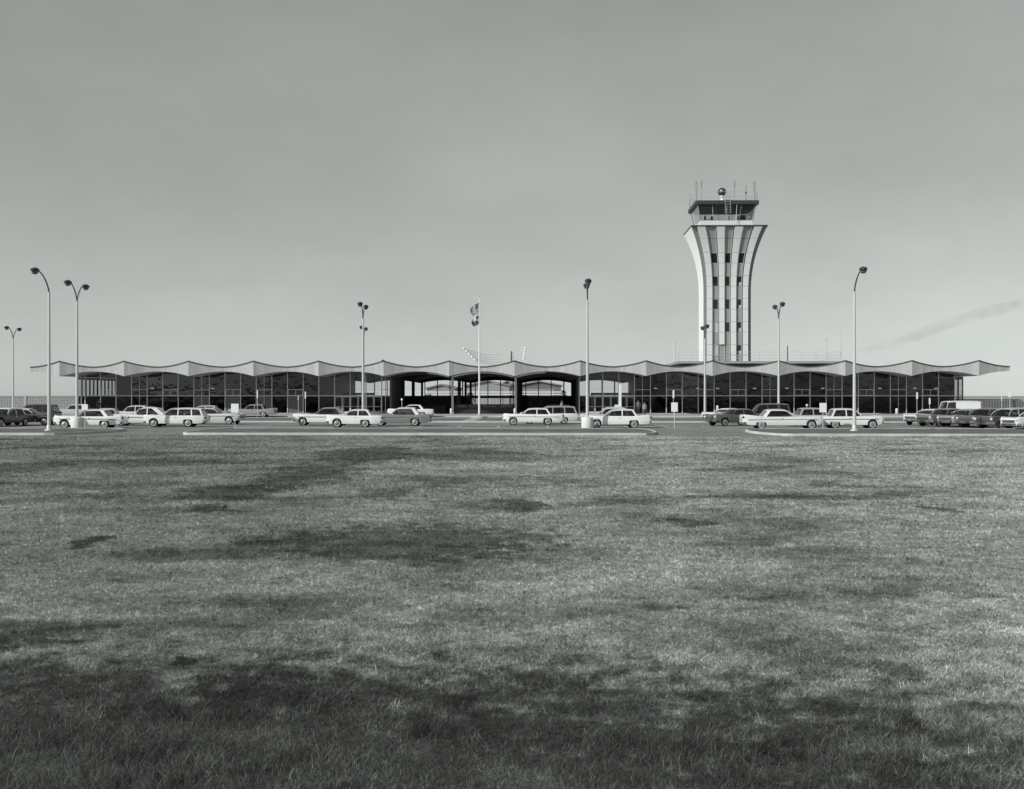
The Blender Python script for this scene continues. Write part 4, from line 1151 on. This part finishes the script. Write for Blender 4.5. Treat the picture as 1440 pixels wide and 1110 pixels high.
        MB().bar((-.15, s*(hw+.005), .79), (.0, s*(hw+.005), .79), .02, .02).build('door_handle', M['chrome'], o)
    if kind == 'van':
        MB().box(xd-.02, xd-.01, -hw*.8, hw*.8, .5, zr-.2).build('rear_door', paint(body), o)
    if rack:
        m = MB()
        for s in (-1, 1): m.tube([(-h+.8, s*rw*.8, zr+.05), (.1, s*rw*.8, zr+.05)], .015, 6)
        for x in (-h+.9, -1.2, -.4): m.tube([(x, -rw*.8, zr+.05), (x, rw*.8, zr+.05)], .013, 6)
        m.build('roof_rack', M['chrome'], o)
    # wheels
    for wx in (xf, xr):
        for s in (-1, 1):
            yo = s*(hw-.12); 
            tp = [(.17,-.09),(.285,-.095),(.315,-.06),(.315,.06),(.285,.095),(.17,.09)]
            wm = MB(); wm.lathe([(r_, z_*1.0) for r_, z_ in tp], 24, axis='y', c=(0,0,0)); wm.lathe([(.17,-.08),(.0,-.07)], 24, axis='y'); wm.lathe([(.17,.08),(.0,.07)], 24, axis='y')
            wo_ = wm.build('wheel', M['tyre'], o); wo_.location = (wx, yo, wr)
            hm = MB(); hm.lathe([(0,-s*-.115),(.09,-s*-.118),(.14,-s*-.100),(.155,-s*-.092)], 20, axis='y')
            hm.build('hubcap', M['hub'], wo_)
            if ww:
                MB().lathe([(.168, s*.0965),(.20, s*.0995),(.225, s*.0985)], 24, axis='y').build('whitewall', M['wwall'], wo_)
    return o
LEFT, RIGHT = 180+1.5, -1.5
def DY(y): return DG(y)
cars = [
 # near row, left group
 dict(px_c=128.5, D=91, yaw=LEFT, L=5.15, kind='hardtop', fin=.07, body=.80, H=1.45, trim=.2, label='white two door sedan facing left behind the left drum based lamp'),
 dict(px_c=248.5, D=95, yaw=LEFT, L=4.85, kind='wagon', body=.78, H=1.52, label='white station wagon facing left, nearest of the cluster left of the centre island'),
 dict(px_c=205, D=98.5, yaw=LEFT+2, L=5.2, kind='old', body=.76, H=1.56, trim=.2, label='white rounded sedan facing left, its nose behind the two door sedan'),
 dict(px_c=189, D=118, yaw=LEFT, L=4.9, kind='sedan', body=.66, H=1.52, label='pale sedan whose roof shows above the white rounded sedan'),
 dict(px_c=152, D=103, yaw=100, L=5.0, kind='sedan', body=.70, H=1.40, label='white car facing away, seen between two white sedans on the left'),
 dict(px_c=287, D=121, yaw=LEFT, L=5.0, kind='sedan', body=.55, H=1.50, label='pale grey sedan showing its roof above the white station wagon'),
 dict(px_c=300, D=104, yaw=RIGHT-6, L=5.2, kind='hardtop', body=.52, H=1.43, fin=.08, trim=.8, label='light grey hardtop facing right behind the white station wagon'),
 dict(px_c=39, D=101, yaw=RIGHT, L=5.2, kind='hardtop', body=.045, roof=.72, H=1.42, trim=.8, label='dark hardtop with white roof facing right at the left lamp post'),
 dict(px_c=8, D=97.5, yaw=255, L=5.2, kind='sedan', body=.03, roof=.74, H=1.50, label='black car with white roof cut by the left edge of the picture'),
 dict(px_c=45, D=122, yaw=LEFT, L=5.4, kind='wagon', body=.04, H=1.62, label='dark station wagon facing left before the left block wall'),
 dict(px_c=107, D=139, yaw=LEFT, L=5.3, kind='sedan', body=.50, roof=.72, H=1.50, label='pale grey sedan with white roof parked at the left end of the terminal'),
 dict(px_c=356, D=139, yaw=LEFT, L=5.3, kind='sedan', body=.30, H=1.48, fin=.14, label='mid grey finned sedan facing left close to the terminal kerb'),
 # centre left
 dict(px_c=459, D=100, yaw=LEFT, L=5.35, kind='hardtop', fin=.06, body=.80, roof=.20, H=1.50, trim=.2, label='white hardtop with grey roof facing left, left of the compact car'),
 dict(px_c=499.5, D=94, yaw=LEFT, L=4.35, Wd=1.78, kind='compact', body=.82, H=1.42, label='white compact sedan facing left before the lamp post left of centre'),
 dict(px_c=565, D=99, yaw=LEFT-3, L=5.0, kind='hardtop', body=.21, roof=.76, H=1.52, fin=.04, trim=.8, label='grey hardtop with white roof facing left, behind the compact white car'),
 dict(px_c=578, D=139, yaw=LEFT, L=5.3, kind='hardtop', body=.80, H=1.45, label='white hardtop at the terminal kerb behind the grey one'),
 # centre right
 dict(px_c=749.5, D=101, yaw=LEFT, L=5.05, kind='sedan', fin=.05, body=.84, H=1.44, trim=.8, label='white sedan facing left right of the flagpole'),
 dict(px_c=772, D=106, yaw=LEFT, L=5.2, kind='wagon', body=.74, roof=.34, H=1.56, rack=True, lower=.70, label='white station wagon with grey roof behind the white sedan near the flagpole'),
 dict(px_c=868, D=92, yaw=LEFT, L=5.0, kind='sedan', body=.84, H=1.46, fin=.09, label='white sedan facing left just right of the right drum based lamp'),
 dict(px_c=858, D=100, yaw=LEFT, L=5.0, kind='sedan', body=.50, roof=.72, H=1.52, label='pale grey car with white roof half hidden behind the white sedan by the drum'),
 # right group
 dict(px_c=1098, D=89.5, yaw=RIGHT, L=5.85, Wd=2.0, kind='hardtop', body=.70, roof=.80, H=1.47, fin=.16, skirt=True, trim=.8, label='long light finned car with skirted rear wheel facing right'),
 dict(px_c=1192, D=90.5, yaw=RIGHT, L=4.95, kind='sedan', body=.76, H=1.52, skirt=True, trim=.2, label='white sedan facing right behind the right single arm lamp'),
 dict(px_c=1145, D=97, yaw=RIGHT+4, L=5.1, kind='sedan', body=.40, H=1.50, label='grey sedan seen between the two light cars on the right'),
 dict(px_c=1034, D=99, yaw=205, L=5.0, kind='sedan', body=.12, H=1.40, trim=.8, label='dark car with bright windscreen facing left, left of the dark van'),
 dict(px_c=1072, D=104, yaw=LEFT, L=5.0, kind='wagon', body=.10, roof=.07, H=1.80, Wd=1.95, label='tall dark wagon with dark roof behind the long light finned car', cat='car'),
 dict(px_c=1022, D=113, yaw=215, L=5.0, kind='sedan', body=.72, H=1.30, label='white car whose nose shows left of the dark car on the right'),
 # far right cluster, angled towards the camera
 dict(px_c=1309, D=101, yaw=212, L=5.0, kind='sedan', body=.62, H=1.36, label='pale sedan, leftmost of the angled row on the right'),
 dict(px_c=1330, D=97, yaw=208, L=5.1, kind='sedan', body=.16, H=1.46, trim=.8, label='grey sedan, second of the angled row on the right'),
 dict(px_c=1359, D=95.5, yaw=212, L=5.1, kind='hardtop', body=.26, H=1.42, trim=.8, label='mid grey hardtop, third of the angled row on the right'),
 dict(px_c=1386, D=93.5, yaw=214, L=5.1, kind='sedan', body=.12, H=1.50, label='dark grey sedan, fourth of the angled row on the right'),
 dict(px_c=1417, D=89.5, yaw=208, L=5.2, kind='wagon', body=.085, roof=.45, H=1.56, label='dark station wagon with pale roof at the right edge'),
 dict(px_c=1458, D=86, yaw=202, L=5.2, kind='sedan', body=.74, H=1.42, label='white car cut by the right edge of the picture, nearest there'),
 dict(px_c=1452, D=110, yaw=LEFT, L=5.2, kind='sedan', body=.78, H=1.55, label='white roofed car behind the dark station wagon at right edge'),
 dict(px_c=1342, D=116, yaw=LEFT, L=4.7, kind='van', body=.86, H=1.98, Wd=1.95, ww=False, label='white panel delivery van behind the angled row on the right', name='delivery_van', cat='van'),
]
for c in cars:
    c.setdefault('name', 'parked_car'); car(**c)

# ================================================================== PEOPLE
def person(px_, D, z, face, label, shirt, trousers, hgt=1.74, stride=.12, bend=0.0):
    root = None
    k = hgt/1.74
    J = dict(pelvis=(0,0,.96), waist=(0,0,1.10), chest=(0,.01,1.32), neck=(0,0,1.49), nk2=(0,-.01,1.54), head=(0,-.02,1.63), top=(0,-.01,1.70),
        lsh=(-.17,0,1.42), lel=(-.24,.03,1.15), lwr=(-.22,-.08,.92), lha=(-.21,-.11,.84), rsh=(.17,0,1.42), rel=(.24,.05,1.15), rwr=(.23,-.02,.91), rha=(.23,-.04,.83),
        lhip=(-.09,0,.90), lkn=(-.10,-stride*.8,.50), lan=(-.10,-stride,.09), lto=(-.11,-stride-.16,.04), rhip=(.09,0,.90), rkn=(.10,stride*.3,.50), ran=(.10,stride,.09), rto=(.11,stride-.16,.04))
    RD = dict(pelvis=(.145,.11), waist=(.13,.10), chest=(.165,.115), neck=(.075,.07), nk2=(.055,.055), head=(.085,.10), top=(.06,.07), lsh=(.062,.062), lel=(.045,.045), lwr=(.03,.03), lha=(.036,.026),
        lhip=(.095,.095), lkn=(.062,.062), lan=(.042,.042), lto=(.042,.03))
    for n_ in list(RD):
        if n_[0] == 'l' and n_ != 'lha' or n_ == 'lha': RD['r'+n_[1:]] = RD[n_]
    names = list(J)
    E = [('pelvis','waist'),('waist','chest'),('chest','neck'),('neck','nk2'),('nk2','head'),('head','top'),('chest','lsh'),('lsh','lel'),('lel','lwr'),('lwr','lha'),('chest','rsh'),('rsh','rel'),('rel','rwr'),('rwr','rha'),
         ('pelvis','lhip'),('lhip','lkn'),('lkn','lan'),('lan','lto'),('pelvis','rhip'),('rhip','rkn'),('rkn','ran'),('ran','rto')]
    me = bpy.data.meshes.new('person'); me.from_pydata([J[n_] for n_ in names], [(names.index(a), names.index(b_)) for a, b_ in E], [])
    o = bpy.data.objects.new('person', me); COL.objects.link(o)
    s = o.modifiers.new('skin', 'SKIN'); s.use_smooth_shade = True
    sk = me.skin_vertices[0].data
    for i, n_ in enumerate(names): sk[i].radius = RD[n_]; sk[i].use_root = (n_ == 'pelvis')
    ss = o.modifiers.new('sub', 'SUBSURF'); ss.levels = 2; ss.render_levels = 2
    # dress by height: shoes / trousers / shirt / skin
    m, nt, out = nmat('clothes'); b = N(nt, 'ShaderNodeBsdfPrincipled'); b.inputs['Roughness'].default_value = .8
    tc = N(nt, 'ShaderNodeTexCoord'); sp = N(nt, 'ShaderNodeSeparateXYZ'); nt.links.new(tc.outputs['Object'], sp.inputs[0])
    dv_ = N(nt, 'ShaderNodeMath', operation='DIVIDE'); dv_.inputs[1].default_value = 2.0; nt.links.new(sp.outputs[2], dv_.inputs[0])
    cr = N(nt, 'ShaderNodeValToRGB'); cr.color_ramp.interpolation = 'CONSTANT'
    el = cr.color_ramp.elements; el[0].position = 0; el[0].color = (.02,.02,.02,1); el[1].position = .045; el[1].color = (trousers,)*3+(1,)
    for p_, v_ in ((.50, shirt), (.755, .34)):
        e_ = el.new(p_); e_.color = (v_,)*3+(1,)
    nt.links.new(dv_.outputs[0], cr.inputs[0]); nt.links.new(cr.outputs[0], b.inputs['Base Color']); nt.links.new(b.outputs[0], out.inputs[0])
    me.materials.append(m)
    o.location = (PX(px_, D), D, z); o.rotation_euler = (0, 0, R(face)); o.scale = (k,)*3
    tag(o, label, 'person')
    hm = MB(); hm.lathe([(.001,.13),(.05,.125),(.085,.09),(.102,.03),(.100,-.03),(.08,-.06)], 14, c=(0,.012,1.655)); hm.build('hair', M['hair'], o)
    fm = MB(); 
    fm.lathe([(.001,.02),(.014,.01),(.018,-.02)], 8, axis='y', c=(0,-.135,1.64)); fm.build('nose', M['skin'], o)
    for s_ in (-1, 1):
        MB().lathe([(.001,-.006),(.012,0),(.001,.006)], 8, axis='y', c=(s_*.035,-.118,1.665)).build('eye', M['hair'], o)
        MB().lathe([(.001,-.015),(.03,0),(.001,.015)], 8, axis='x', c=(s_*.098,-.01,1.64)).build('ear', M['skin'], o)
    # hands with separate fingers
    for s_, (hx, hy, hz) in ((-1, J['lha']), (1, J['rha'])):
        m = MB()
        for q in range(4):
            y_ = hy-.03+q*.018; m.tube([(hx, y_, hz-.01), (hx-s_*.006, y_, hz-.05), (hx-s_*.022, y_-.004, hz-.085-.008*(q in (1,2)))], [.009,.0085,.007], 6)
        m.tube([(hx-s_*.01, hy-.035, hz+.02), (hx-s_*.03, hy-.055, hz-.02)], [.01,.008], 6)
        m.build('hand', M['skin'], o)
    return o
person(138.8, 150, .13, 10, 'person in dark clothes standing by the left end doors of the terminal', .03, .03)
person(897.5, 151, .13, -20, 'person in grey clothes with dark hair before the wall right of the hall', .12, .05)
person(906.5, 133, .0, 20, 'person in pale shirt behind the tail of the white sedan', .40, .10)
person(790, 140, .13, 60, 'person in white shirt in front of the hall, above the station wagon', .55, .2, stride=.2)

# ================================================================== SMOKE TRAIL
def smoke():
    D = 1500.0
    pts = []; rad = []
    for t in np.linspace(0, 1, 26):
        px_ = 1195 + t*330; y_ = 497 - (px_-1195)*.288 + 3*math.sin(t*9)
        pts.append((PX(px_, D), D, HC+(YH-y_)*D/F)); rad.append(1.5+6.0*min(1, t*3+.15)+.8*math.sin(t*23))
    m = MB(); m.tube(pts, rad, 14)
    mt, nt, out = nmat('smoke')
    v = N(nt, 'ShaderNodeVolumePrincipled'); v.inputs['Color'].default_value = (.25,.25,.25,1)
    tc = N(nt, 'ShaderNodeTexCoord'); nz = N(nt, 'ShaderNodeTexNoise'); nz.inputs['Scale'].default_value = .05; nz.inputs['Detail'].default_value = 3
    nt.links.new(tc.outputs['Object'], nz.inputs['Vector'])
    mr = N(nt, 'ShaderNodeMapRange'); mr.inputs['From Min'].default_value = .40; mr.inputs['From Max'].default_value = .68; mr.inputs['To Min'].default_value = .004; mr.inputs['To Max'].default_value = .016
    nt.links.new(nz.outputs['Fac'], mr.inputs['Value']); nt.links.new(mr.outputs[0], v.inputs['Density']); nt.links.new(v.outputs[0], out.inputs['Volume'])
    o = m.build('smoke', mt)
    import bmesh
    bm = bmesh.new(); bm.from_mesh(o.data); bmesh.ops.remove_doubles(bm, verts=bm.verts, dist=.001); bmesh.ops.recalc_face_normals(bm, faces=bm.faces); bm.to_mesh(o.data); bm.free()
    tag(o, 'thin grey smoke trail rising to the right edge of the sky', 'smoke', kind='stuff')
smoke()
